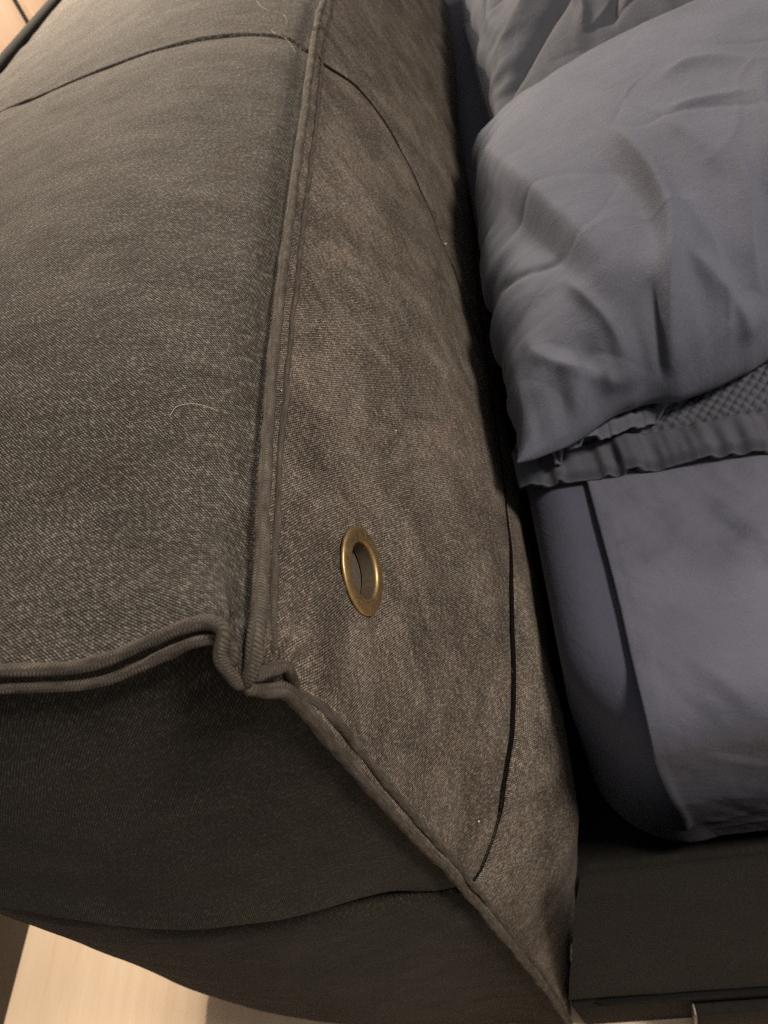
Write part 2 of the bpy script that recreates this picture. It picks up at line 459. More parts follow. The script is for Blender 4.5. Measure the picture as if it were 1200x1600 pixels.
def y_end(x): return 0.07 * np.clip((-x - 0.12) / 0.30, 0, None) ** 1.5      # the end rounds away towards the back
f_y = lambda s: np.stack(np.broadcast_arrays(0 * s, s * WD, 0 * s + H), -1)
f_x = lambda s: np.stack(np.broadcast_arrays(-s * T, y_end(-s * T), 0 * s + H), -1)
f_z = lambda s: np.stack(np.broadcast_arrays(0 * s, 0 * s, H - s * (H - Z0)), -1)

def bulge_front(y, z):
    v = H - z
    Bm = 0.081 * S(v / 0.345) + 0.058 * sm(0.42, 1.6, y) * S(v / 0.4) - 0.045 * sm(0.52, 0.10, z)
    Ly = np.interp(z, [0.02, 0.3, 0.4, 0.5, 0.6, 0.78], [0.060, 0.060, 0.065, 0.12, 0.30, 0.50])
    b = Bm * S((y - 0.006 * sm(0.66, 0.5, z)) / Ly) * S((WD - y) / 0.15)
    return b * (1 - 0.75 * sm(0.25, 0.0, z) ** 1.5)
def bulge_top(x, y):
    return 0.040 * S(-x / 0.17) * S((T + x) / 0.36) * S(y / 0.30) * S((WD - y) / 0.14)
def bulge_end(x, z):
    v = H - z
    return 0.030 * S(-x / 0.2) * S((T + x) / 0.2) * S(v / 0.22) * (0.25 + 0.75 * S((z - Z0) / 0.3))

def side_space(n, tight=0.0025, both=True):
    """parameter 0..1 with most samples close to the ends"""
    a = np.linspace(0, 1, n)
    return a - 0.12 * np.sin(2 * math.pi * a) if both else a

# --- seam lines
SV_F = np.array([(0.776, 0.572), (0.768, 0.562), (0.733, 0.580), (0.684, 0.563), (0.647, 0.533), (0.609, 0.498), (0.583, 0.478), (0.561, 0.447), (0.53, 0.43), (0.3, 0.42), (0.02, 0.43)])
SH_F = np.array([(0.0, 0.470), (0.009, 0.472), (0.021, 0.485), (0.034, 0.500), (0.064, 0.517), (0.098, 0.531), (0.149, 0.546), (0.232, 0.544), (0.296, 0.532), (0.362, 0.526), (0.43, 0.52), (0.8, 0.50), (WD, 0.49)])
SL_T = np.array([(0.0, 0.577), (0.024, 0.585), (0.049, 0.586), (0.084, 0.581), (0.120, 0.577), (0.156, 0.580), (0.212, 0.593), (0.259, 0.608), (0.317, 0.638), (0.42, 0.66)])
SH_E = np.array([(0.0, 0.472), (0.04, 0.506), (0.087, 0.535), (0.134, 0.555), (0.172, 0.579), (0.25, 0.585), (0.42, 0.52)])
def lookup(tab, q):
    from_ = catmull(tab, 0)
    o = np.argsort(from_[:, 0]); return np.interp(q, from_[o, 0], from_[o, 1])
def seam_v(z): return lookup(SV_F, z)
def seam_h(y): return lookup(SH_F, y)
def seam_t(x): return lookup(SL_T, -x)
def seam_e(x): return lookup(SH_E, -x)

def normals(P):
    a = np.gradient(P, axis=0); b = np.gradient(P, axis=1); n = np.cross(a, b)
    return n / (np.linalg.norm(n, axis=-1)[..., None] + 1e-12)

GROM = np.array([0.012, 0.083, 0.698]); G_HOLE = 0.0138
GN = np.array([0.985, -0.12, 0.11]); GN /= np.linalg.norm(GN)

def front_point(y, z):
    """front of the headboard at given height and distance along it (before seams)"""
    s = y / WD; t = (H - z) / (H - Z0)
    P = np.stack(np.broadcast_arrays(0 * y, y, z), -1) + coons(E1, A1, f_y, E3, A3, f_z, s, t)
    P[..., 0] += bulge_front(y, z)
    # pulled-in dimple beside the corner knot and slight pucker lines running from it
    dy, dz = y - 0.006, (H - z) - 0.036
    P[..., 0] -= 0.0055 * np.exp(-((dy - 0.004) / 0.010) ** 2 - (dz / 0.012) ** 2)
    ang = np.arctan2(dz + 0.02, dy + 0.01); rr = np.hypot(dz + 0.02, dy + 0.01)
    P[..., 0] += 0.0012 * np.sin(ang * 13 + 1.0) * np.exp(-(rr / 0.045) ** 2) * sm(0.0, 0.02, rr)
    P[..., 0] += 0.0030 * fbm(y / 0.11, z / 0.11, 11, 3) * sm(0, 0.04, y) * sm(0, 0.04, H - z)
    P[..., 0] += 0.0010 * fbm(y / 0.035 + z / 0.06, z / 0.05, 12, 3) * sm(0, 0.02, y)
    ge = np.hypot((y - GROM[1]), (z - GROM[2])); ga = np.arctan2(z - GROM[2], y - GROM[1])
    P[..., 0] -= 0.0014 * np.exp(-(ge / 0.0245) ** 4) + 0.0007 * np.sin(ga * 7 + np.sin(ga * 3)) * np.exp(-((ge - 0.027) / 0.008) ** 2)
    P[..., 0] += 0.0013 * noise2(z / 0.022, y / 0.05, 15) * np.exp(-(y / 0.02) ** 2) * sm(0.0, 0.004, y)
    return P

def groove(d, depth=0.0050, w=0.0022, d2=0.0022, w2=0.016):
    return depth * gauss(d, w) + d2 * gauss(d, w2)

def build_front():
    """four panels split by the two seams"""
    def panel(ylo, yhi, zlo, zhi, ny, nz, nm, hole=False):
        a = np.linspace(0, 1, ny); b = np.linspace(0, 1, nz)
        a = a - 0.135 * np.sin(2 * math.pi * a); b = b - 0.135 * np.sin(2 * math.pi * b)
        a, b = np.meshgrid(a, b, indexing='ij')
        y = a * 0.5; z = H - b * 0.28
        for _ in range(8):
            y0, y1, z0, z1 = ylo(z), yhi(z), zlo(y), zhi(y)
            y = y0 + a * (y1 - y0); z = z1 + b * (z0 - z1)
        P = front_point(y, z); N = normals(P)
        if N[..., 0].mean() < 0: N = -N
        dv = np.abs(y - seam_v(z)); dh = np.abs(z - seam_h(y))
        fade = sm(0.004, 0.014, H - z) * 0.92 + 0.08
        dd = np.maximum(groove(dv, d2=0.0018) * fade, groove(dh))
        P = P - N * dd[..., None]
        UV = np.stack([y * 1.03, z], -1)
        q = grid_faces(ny, nz, flip=True)
        if hole:
            d = np.linalg.norm(P - GROM, axis=-1).ravel()
            q = q[(d[q] > G_HOLE + 0.0022).all(1)]
        return link_mesh(nm, P.reshape(-1, 3), q, M_FRONT, core, UV.reshape(-1, 2))
    zero = lambda q: 0 * q; wd = lambda q: 0 * q + WD; top = lambda q: 0 * q + H; bot = lambda q: 0 * q + Z0
    g = 0.0010; gv = 0.0036
    gh = lambda q: g * sm(0.0, 0.012, q) * (0.45 + 0.55 * sm(0.03, 0.14, q))
    vl = lambda q: seam_v(q) - gv * sm(0, 0.012, H - q); vr = lambda q: seam_v(q) + gv * sm(0, 0.012, H - q)
    hu = lambda q: seam_h(q) + gh(q); hd = lambda q: seam_h(q) - gh(q)
    panel(zero, vl, hu, top, 420, 300, 'front_panel', hole=True)
    panel(zero, vl, bot, hd, 260, 260, 'front_panel')
    panel(vr, wd, hu, top, 260, 200, 'front_panel')
    panel(vr, wd, bot, hd, 120, 100, 'front_panel')
build_front()
def strip(rows, n_hint, depth, name='seam_shade_strip'):
    # near-black strip painting the shade inside a seam groove; rows: (n, 3 across, 3)
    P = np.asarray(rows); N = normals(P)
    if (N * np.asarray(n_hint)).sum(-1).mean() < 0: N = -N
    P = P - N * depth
    grid_obj(name, P, M_SEAM_SHADE, core)
sz = np.linspace(H - 0.008, Z0 + 0.01, 420); sy = np.linspace(0.0015, WD - 0.02, 700); off = np.linspace(-1, 1, 5)
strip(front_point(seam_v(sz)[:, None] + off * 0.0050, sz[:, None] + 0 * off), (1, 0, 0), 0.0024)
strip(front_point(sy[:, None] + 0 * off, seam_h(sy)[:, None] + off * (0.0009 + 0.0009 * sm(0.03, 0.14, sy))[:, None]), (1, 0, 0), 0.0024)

def top_point(x, y):
    s = -x / T; t = y / WD
    P = np.stack(np.broadcast_arrays(x, y + y_end(x) * sm(0.45, 0.0, y), 0 * x + H), -1) + coons(E2, A2, f_x, E1, A1, f_y, s, t, 0.035, 0.03)
    P[..., 2] += bulge_top(x, y)
    P[..., 2] += 0.0035 * fbm(x / 0.13, y / 0.13, 21, 3) * sm(0, 0.05, y) * sm(0, 0.04, -x)
    P[..., 2] += 0.0010 * fbm(x / 0.06, y / 0.025, 22, 3) * sm(0, 0.03, y) * sm(0, 0.02, -x)
    # valley against the piping
    P[..., 2] -= 0.0060 * gauss(-x - 0.007, 0.0075) * sm(0.0, 0.03, y)
    P[..., 2] -= 0.0010 * gauss(y - 0.010, 0.012) * sm(-0.005, -0.05, x)
    return P

def build_top():
    def panel(ylo, yhi, nx, ny, nm):
        a = np.linspace(0, 1, nx); b = np.linspace(0, 1, ny)
        a = a - 0.12 * np.sin(2 * math.pi * a); b = b - 0.135 * np.sin(2 * math.pi * b)
        a, b = np.meshgrid(a, b, indexing='ij')
        x = -a * T; y0, y1 = ylo(x), yhi(x); y = y0 + b * (y1 - y0)
        P = top_point(x, y); N = normals(P)
        if N[..., 2].mean() < 0: N = -N
        dv = np.abs(y - seam_t(x))
        P = P - N * (groove(dv, 0.0095, 0.0024, 0.0026, 0.03) * (0.3 + 0.7 * sm(0, 0.012, -x)))[..., None]
        grid_obj(nm, P, M_TOP, core, np.stack([x, y], -1), flip=True)
    panel(lambda q: 0 * q, lambda q: seam_t(q) - 0.0012 * sm(0, 0.012, -q), 330, 420, 'top_panel')
    panel(lambda q: seam_t(q) + 0.0012 * sm(0, 0.012, -q), lambda q: 0 * q + WD, 240, 320, 'top_panel')
build_top()
sx = -np.linspace(0.006, T - 0.01, 300)
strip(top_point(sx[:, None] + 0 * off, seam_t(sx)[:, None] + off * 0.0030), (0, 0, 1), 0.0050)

def end_point(x, z):
    s = -x / T; t = (H - z) / (H - Z0)
    P = np.stack(np.broadcast_arrays(x, y_end(x) + 0 * z, z), -1) + coons(E2, A2, f_x, E3, A3, f_z, s, t, 0.035, 0.03)
    P[..., 1] -= bulge_end(x, z)
    P[..., 1] -= 0.0035 * fbm(x / 0.13, z / 0.12, 31, 3) * sm(0, 0.05, -x) * sm(0, 0.05, H - z)
    P[..., 1] -= 0.0012 * fbm(x / 0.10, z / 0.022, 32, 3) * sm(0, 0.03, -x)
    # long soft roll hanging over the horizontal seam
    d = z - seam_e(x)
    P[..., 1] -= 0.0060 * gauss(d - 0.024, 0.016) * sm(-0.02, -0.09, x)
    P[..., 1] += 0.0060 * gauss(d - 0.004, 0.012) * sm(-0.01, -0.06, x)
    # hollow under the folded corner
    P[..., 1] += 0.010 * np.exp(-((x + 0.028) / 0.020) ** 2 - ((H - z - 0.012) / 0.020) ** 2)
    P[..., 1] += 0.004 * gauss(H - z - 0.010, 0.010) * sm(0, -0.03, x)
    P[..., 1] += 0.0015 * gauss(x + 0.006, 0.006) * sm(0.02, 0.05, H - z)
    return P
def build_end():
    def panel(zlo, zhi, nx, nz, nm):
        a = np.linspace(0, 1, nx); b = np.linspace(0, 1, nz)
        a = a - 0.12 * np.sin(2 * math.pi * a); b = b - 0.135 * np.sin(2 * math.pi * b)
        a, b = np.meshgrid(a, b, indexing='ij')
        x = -a * T; z0, z1 = zlo(x), zhi(x); z = z1 + b * (z0 - z1)
        P = end_point(x, z); N = normals(P)
        if N[..., 1].mean() > 0: N = -N
        d = np.abs(z - seam_e(x))
        P = P - N * groove(d, 0.0105, 0.0026, 0.003, 0.02)[..., None]
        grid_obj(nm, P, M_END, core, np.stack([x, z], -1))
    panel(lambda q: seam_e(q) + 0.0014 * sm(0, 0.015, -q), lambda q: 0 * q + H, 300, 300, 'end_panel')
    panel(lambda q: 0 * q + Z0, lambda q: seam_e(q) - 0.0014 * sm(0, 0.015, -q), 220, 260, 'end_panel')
build_end()
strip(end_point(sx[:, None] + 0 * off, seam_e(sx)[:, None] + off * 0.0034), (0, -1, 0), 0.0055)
# hidden faces: the back and the far end, so the headboard is whole from the side
u = np.linspace(0, 1, 60); uu, vv = np.meshgrid(u, u, indexing='ij')
grid_obj('back_panel', np.stack([-T - 0.02 * S(uu / .2) * S((1 - uu) / .2) * S(vv / .2) * S((1 - vv) / .2), 0.07 + uu * (WD - 0.07), Z0 + vv * (H - Z0)], -1), M_TOP, core)
grid_obj('end_panel', np.stack([-uu * T, WD + 0.02 * S(uu / .2) * S((1 - uu) / .2) * S(vv / .2) * S((1 - vv) / .2), Z0 + vv * (H - Z0)], -1), M_END, core, flip=True)

# --- piping: a main cord on the edge and a second ridge where the seam allowance is topstitched
def wander(path, amp, per, seed):
    d = arc(path); o = np.stack([noise2(d / per, 0 * d + 5.5 * k, seed + k) for k in range(3)], -1)
    return path + amp * 2 * o * sm(0, 0.03, d)[:, None]
def offset_curve(E, n, off):
    return wander(resample(E, n) + np.asarray(off), 0.0007, 0.02, 40)
def fan(E): return sm(0.0, 0.020, arc(E))[:, None]
q1, q2, q3 = resample(E1, 900), resample(E2, 420), resample(E3, 520)
c1 = wander(q1 + fan(q1) * np.array([0.0006, -0.0002, 0.0025]), 0.0005, 0.018, 50)
tube('piping', c1, 0.0028, M_CORD, core, seg=14, wob=0.12, seed=60)
c2 = wander(q2 + fan(q2) * np.array([0.0, -0.0014, 0.0024]), 0.0006, 0.018, 53)
tube('piping', c2, 0.0024, M_CORD, core, seg=14, wob=0.12, seed=61)
c3 = wander(q3 + fan(q3) * np.array([-0.0004, -0.0026, 0.0]), 0.0006, 0.022, 56)
tube('piping', c3, 0.0026, M_CORD, core, seg=14, wob=0.14, seed=62)
tube('piping', np.stack([0 * u - T - 0.001, 0.07 + u * (WD - 0.07), 0 * u + H + 0.005], -1), 0.0062, M_RAIL, core, seg=12)
tube('piping', np.stack([0 * u - T - 0.001, 0 * u + .069, Z0 + u * (H - Z0)], -1), 0.003, M_CORD, core, seg=10)
# second ridges
yy = np.concatenate([np.linspace(0.012, 0.7, 500), np.linspace(0.71, WD, 200)])
r1 = front_point(yy[:, None], np.full_like(yy, H - 0.0080)[:, None] - 0.0006 * noise2(yy / 0.03, yy * 0, 70)[:, None])[:, 0]
r1[:, 0] += 0.0004
tube('piping', wander(r1, 0.0004, 0.015, 71), 0.0016, M_CORD, core, seg=10, wob=0.2, seed=72)
zz = np.concatenate([np.linspace(0.742, 0.3, 520), np.linspace(0.295, Z0, 90)])
r2 = front_point((0.0054 + 0.0004 * noise2(zz / 0.02, zz * 0, 75))[:, None], zz[:, None])[:, 0]
r2 = np.vstack([catmull([TIP + [0.003, 0.002, 0.002], (0.003, 0.001, 0.758), r2[6]], 20)[:-1], r2[6:]])
tube('piping', wander(r2, 0.0005, 0.018, 76), 0.0022, M_CORD, core, seg=12, wob=0.2, seed=77)
r3 = resample(E2, 420)[14:] + np.array([0.0006, -0.0040, -0.0044])
tube('piping', wander(r3, 0.0008, 0.02, 79), 0.0021, M_CORD, core, seg=12, wob=0.15, seed=80)

# stitches beside the cord: too small to pick apart, one joined part
def stitch_row(path, pitch, length, rad):
    d = arc(path); parts = []
    for s in np.arange(0.02, d[-1] - 0.02, pitch):
        q = np.linspace(s, s + length, 4)
        p = np.stack([np.interp(q, d, path[:, k]) for k in range(3)], -1)
        parts.append(tube_arrays(p, rad * np.array([0.4, 1, 1, 0.4]), seg=6))
    return parts
st_y = np.linspace(0.02, 0.75, 400)
sa = top_point(np.full_like(st_y, -0.0060)[:, None], st_y[:, None])[:, 0]; sa[:, 2] += 0.0002
V, F, U_ = join_arrays(stitch_row(sa, 0.0036, 0.0026, 0.00042))
so = link_mesh('stitching', V, F, M_STITCH, core, U_); so['kind'] = 'stuff'

# --- brass grommet
def build_grommet():
    bore = [(0.01065, -0.0056), (0.01065, -0.0040), (0.01068, -0.0020), (0.01072, -0.0003)]
    prof = [(0.01072, -0.0004), (0.01078, 0.0001), (0.0110, 0.0006), (0.0116, 0.00105), (0.0130, 0.00118), (0.0148, 0.00105), (0.0160, 0.0008), (0.0167, 0.0004), (0.0169, -0.0002), (0.0166, -0.0008)]
    prof = catmull(np.array([(a * 1.26, b * 1.26, 0) for a, b in prof]), 44)[:, :2]
    a = np.linspace(0, 2 * math.pi, 96, endpoint=False)
    t1 = np.cross(GN, [0, 0, 1]); t1 /= np.linalg.norm(t1); t2 = np.cross(GN, t1)
    P = GROM - 0.0002 * GN + prof[:, 0, None, None] * (np.cos(a)[None, :, None] * t1 + np.sin(a)[None, :, None] * t2) + prof[:, 1, None, None] * GN
    bo = np.array([(p * 1.26, q * 1.26) for p, q in bore])
    Pb = GROM - 0.0002 * GN + bo[:, 0, None, None] * (np.cos(a)[None, :, None] * t1 + np.sin(a)[None, :, None] * t2) + bo[:, 1, None, None] * GN
    link_mesh('grommet_bore', Pb.reshape(-1, 3), grid_faces(len(bo), 96, wrap=True), M_BORE, core)
    o = link_mesh('grommet', P.reshape(-1, 3), grid_faces(len(prof), 96, wrap=True), M_BRASS, core)
    # cloth seen through the ring
    rr = np.linspace(0.0, 0.018, 18)
    Q = GROM - 0.0082 * GN + rr[:, None, None] * (np.cos(a)[None, :, None] * t1 + np.sin(a)[None, :, None] * t2) + (0.0012 * gauss(rr, 0.009))[:, None, None] * GN
    UV = np.stack([rr[:, None] * np.cos(a), rr[:, None] * np.sin(a)], -1)
    link_mesh('backing_cloth', Q.reshape(-1, 3), grid_faces(18, 96, wrap=True), M_LINING, core, UV.reshape(-1, 2))
build_grommet()

# ------------------------------------------------------------------ bed: side rail, base
def rail():
    xs = np.linspace(0.042, 2.15, 260)
    prof = np.array([(0.0185, 0.420), (0.0185, 0.447), (0.0175, 0.4505), (0.0155, 0.4515), (0.0135, 0.4500), (0.0120, 0.446), (0.0105, 0.43), (0.0070, 0.38), (0.0030, 0.30), (-0.0015, 0.20), (-0.0048, 0.128), (-0.0030, 0.116), (0.008, 0.112)])
    pr = resample(prof, 90)
    X, k = np.meshgrid(xs, np.arange(90), indexing='ij')
    P = np.stack([X, pr[k, 0], pr[k, 1]], -1)
    m = sm(0.47, 0.40, P[..., 2])
    P[..., 1] += m * 0.0014 * fbm(X / 0.08, P[..., 2] / 0.06, 90, 3)
    P[..., 2] += 0.0022 * fbm(X / 0.15, 0 * X, 92, 2) - 0.012 * (X - 0.05) * (P[..., 2] > .3)
    xl = np.interp(P[..., 2], [0.08, 0.2, 0.40, 0.45], [0.013, 0.030, 0.061, 0.071])
    xl = np.where((P[..., 1] > 0.0118) & (P[..., 2] > 0.3), 0.076, xl)
    P[..., 0] = xl + (P[..., 0] - 0.042) * (2.15 - xl) / (2.15 - 0.042)
    o = grid_obj('side_rail', P, M_RAIL, bed, np.stack([X, P[..., 2]], -1))
    p = np.stack([xs, 0 * xs - 0.0060, 0.114 + 0.0015 * noise2(xs / .05, 0 * xs, 95)], -1)
    tube('piping', p, 0.0032, M_RAIL, o, seg=10, wob=0.15)
    return o
rl = rail()
rbox('rail_board', (0.090, 0.0190, 0.05), (2.15, 0.0275, 0.33), M_BLACK, bed, 0.003, 2)
rbox('rail_infill', (0.036, 0.0205, 0.03), (0.070, 0.0275, 0.12), M_BLACK, bed, 0.003, 2)
rbox('plinth', (0.020, -0.0085, 0.001), (2.15, 0.030, 0.108), M_BLACK, bed, 0.003, 2)
rbox('slat_base', (0.02, 0.045, 0.20), (2.15, 1.90, 0.315), M_BLACK, bed, 0.01, 2)
rbox('side_rail', (0.03, WD - 0.06, 0.08), (2.15, WD - 0.02, 0.46), M_RAIL, bed, 0.01, 3)
rbox('foot_rail', (2.15, 0.0, 0.08), (2.20, WD - 0.02, 0.46), M_RAIL, bed, 0.01, 3)
ft = rbox('foot', (0.128, -0.019, 0.0), (0.30, -0.0095, 0.098), M_BLACK, bed, 0.003, 2)
rbox('metal_corner', (0.1262, -0.0205, 0.0), (0.1292, -0.0100, 0.102), M_METAL, ft, 0.0012, 2)

# ------------------------------------------------------------------ mattress, sheets
def rounded_slab(x0, x1, y0, y1, z0, z1, r, rp, n=420, m=120):
    """closed loop plan (rounded rectangle) swept over a rounded profile"""
    # plan loop with corner radius rp
    def loop(ins):
        rr = max(rp - ins, 0.004); pts = []
        for cx_, cy_, a0 in ((x1 - ins - rr, y0 + ins + rr, -90), (x1 - ins - rr, y1 - ins - rr, 0), (x0 + ins + rr, y1 - ins - rr, 90), (x0 + ins + rr, y0 + ins + rr, 180)):
            for a in np.radians(np.linspace(a0, a0 + 90, 16)):
                pts.append((cx_ + rr * math.cos(a), cy_ + rr * math.sin(a), 0))
        pts.append(pts[0]); return resample(np.array(pts), n + 1)[:-1]
    a = np.linspace(0, math.pi / 2, 14)
    prof = [(r + 0.25, z1), (r + 0.10, z1)] + [(r - r * math.sin(t), z1 - r + r * math.cos(t)) for t in a] + \
           [(r - r * math.cos(t), z0 + r - r * math.sin(t)) for t in a] + [(r + 0.1, z0)]
    prof = resample(np.array([(p, q, 0) for p, q in prof]), m)
    rows = []
    for ins, z, _ in prof:
        L = loop(ins); L[:, 2] = z; rows.append(L)
    return np.array(rows)
mt = rounded_slab(0.090, 2.10, 0.058, 1.88, 0.318, 0.548, 0.026, 0.070)
matt = link_mesh('mattress', np.vstack([mt.reshape(-1, 3), [[1.1, 0.95, 0.548]], ]), grid_faces(mt.shape[0], mt.shape[1], wrap=True), M_FITTED, None, np.vstack([mt.reshape(-1, 3)[:, :2], [[0, 0]]]))
tag(matt, 'dark mattress resting inside the bed frame below the fitted sheet', 'mattress')

def build_fitted():
    P = rounded_slab(0.086, 2.104, 0.054, 1.884, 0.326, 0.552, 0.028, 0.070, 900, 200)
    P = P[:-30]
    d = P - P.mean(axis=1)[:, None]
    n, m = P.shape[:2]
    X, Y, Z = P[..., 0], P[..., 1], P[..., 2]
    # creases gathered round the corner, growing towards the bottom
    k = np.arange(m)[None] / m
    side = sm(0.535, 0.46, Z)
    w = 0.006 * side * noise2((X - Y * 0.7) / 0.035, Z / 0.12, 101) + 0.002 * side * noise2((X + Y) / 0.014, Z / 0.05, 102)
    out = np.stack([X - 1.0, Y - 0.9, 0 * X], -1); out /= np.linalg.norm(out, axis=-1)[..., None]
    P = P + out * w[..., None]
    P[..., 2] += 0.0012 * fbm(X / .1, Y / .12, 103, 3) * (1 - side)
    UV = np.stack([X + Z, Y + Z], -1)
    o = link_mesh('fitted_sheet', P.reshape(-1, 3), grid_faces(n, m, wrap=True), M_FITTED, None, UV.reshape(-1, 2))
    tag(o, 'dark navy fitted sheet stretched smooth over the mattress corner', 'fitted sheet')
build_fitted()

def crease_field(x, y, lines):
    """ridges (or valleys) along polylines: (points, width, height)"""
    r = np.zeros_like(x)
    for pts, w, h in lines:
        q = catmull([(a, b, 0) for a, b in pts], 0)[:, :2] if len(pts) > 2 else resample(np.array([(a, b, 0) for a, b in pts], float), 30)[:, :2]
        q = q[::4] if len(q) > 60 else q
        best = np.full(x.shape, 1e9); bt = np.zeros(x.shape)
        for i in range(len(q) - 1):
            a, b = q[i], q[i + 1]; ab = b - a; L2 = ab @ ab + 1e-12
            t = np.clip(((x - a[0]) * ab[0] + (y - a[1]) * ab[1]) / L2, 0, 1)
            dd = (x - a[0] - t * ab[0]) ** 2 + (y - a[1] - t * ab[1]) ** 2
            m = dd < best; best = np.where(m, dd, best); bt = np.where(m, (i + t) / (len(q) - 1), bt)
        d = np.sqrt(best)
        taper = sm(-0.04, 0.34, np.minimum(bt, 1 - bt))
        r += h * taper * np.exp(-(d / w) ** 1.6)
    return r

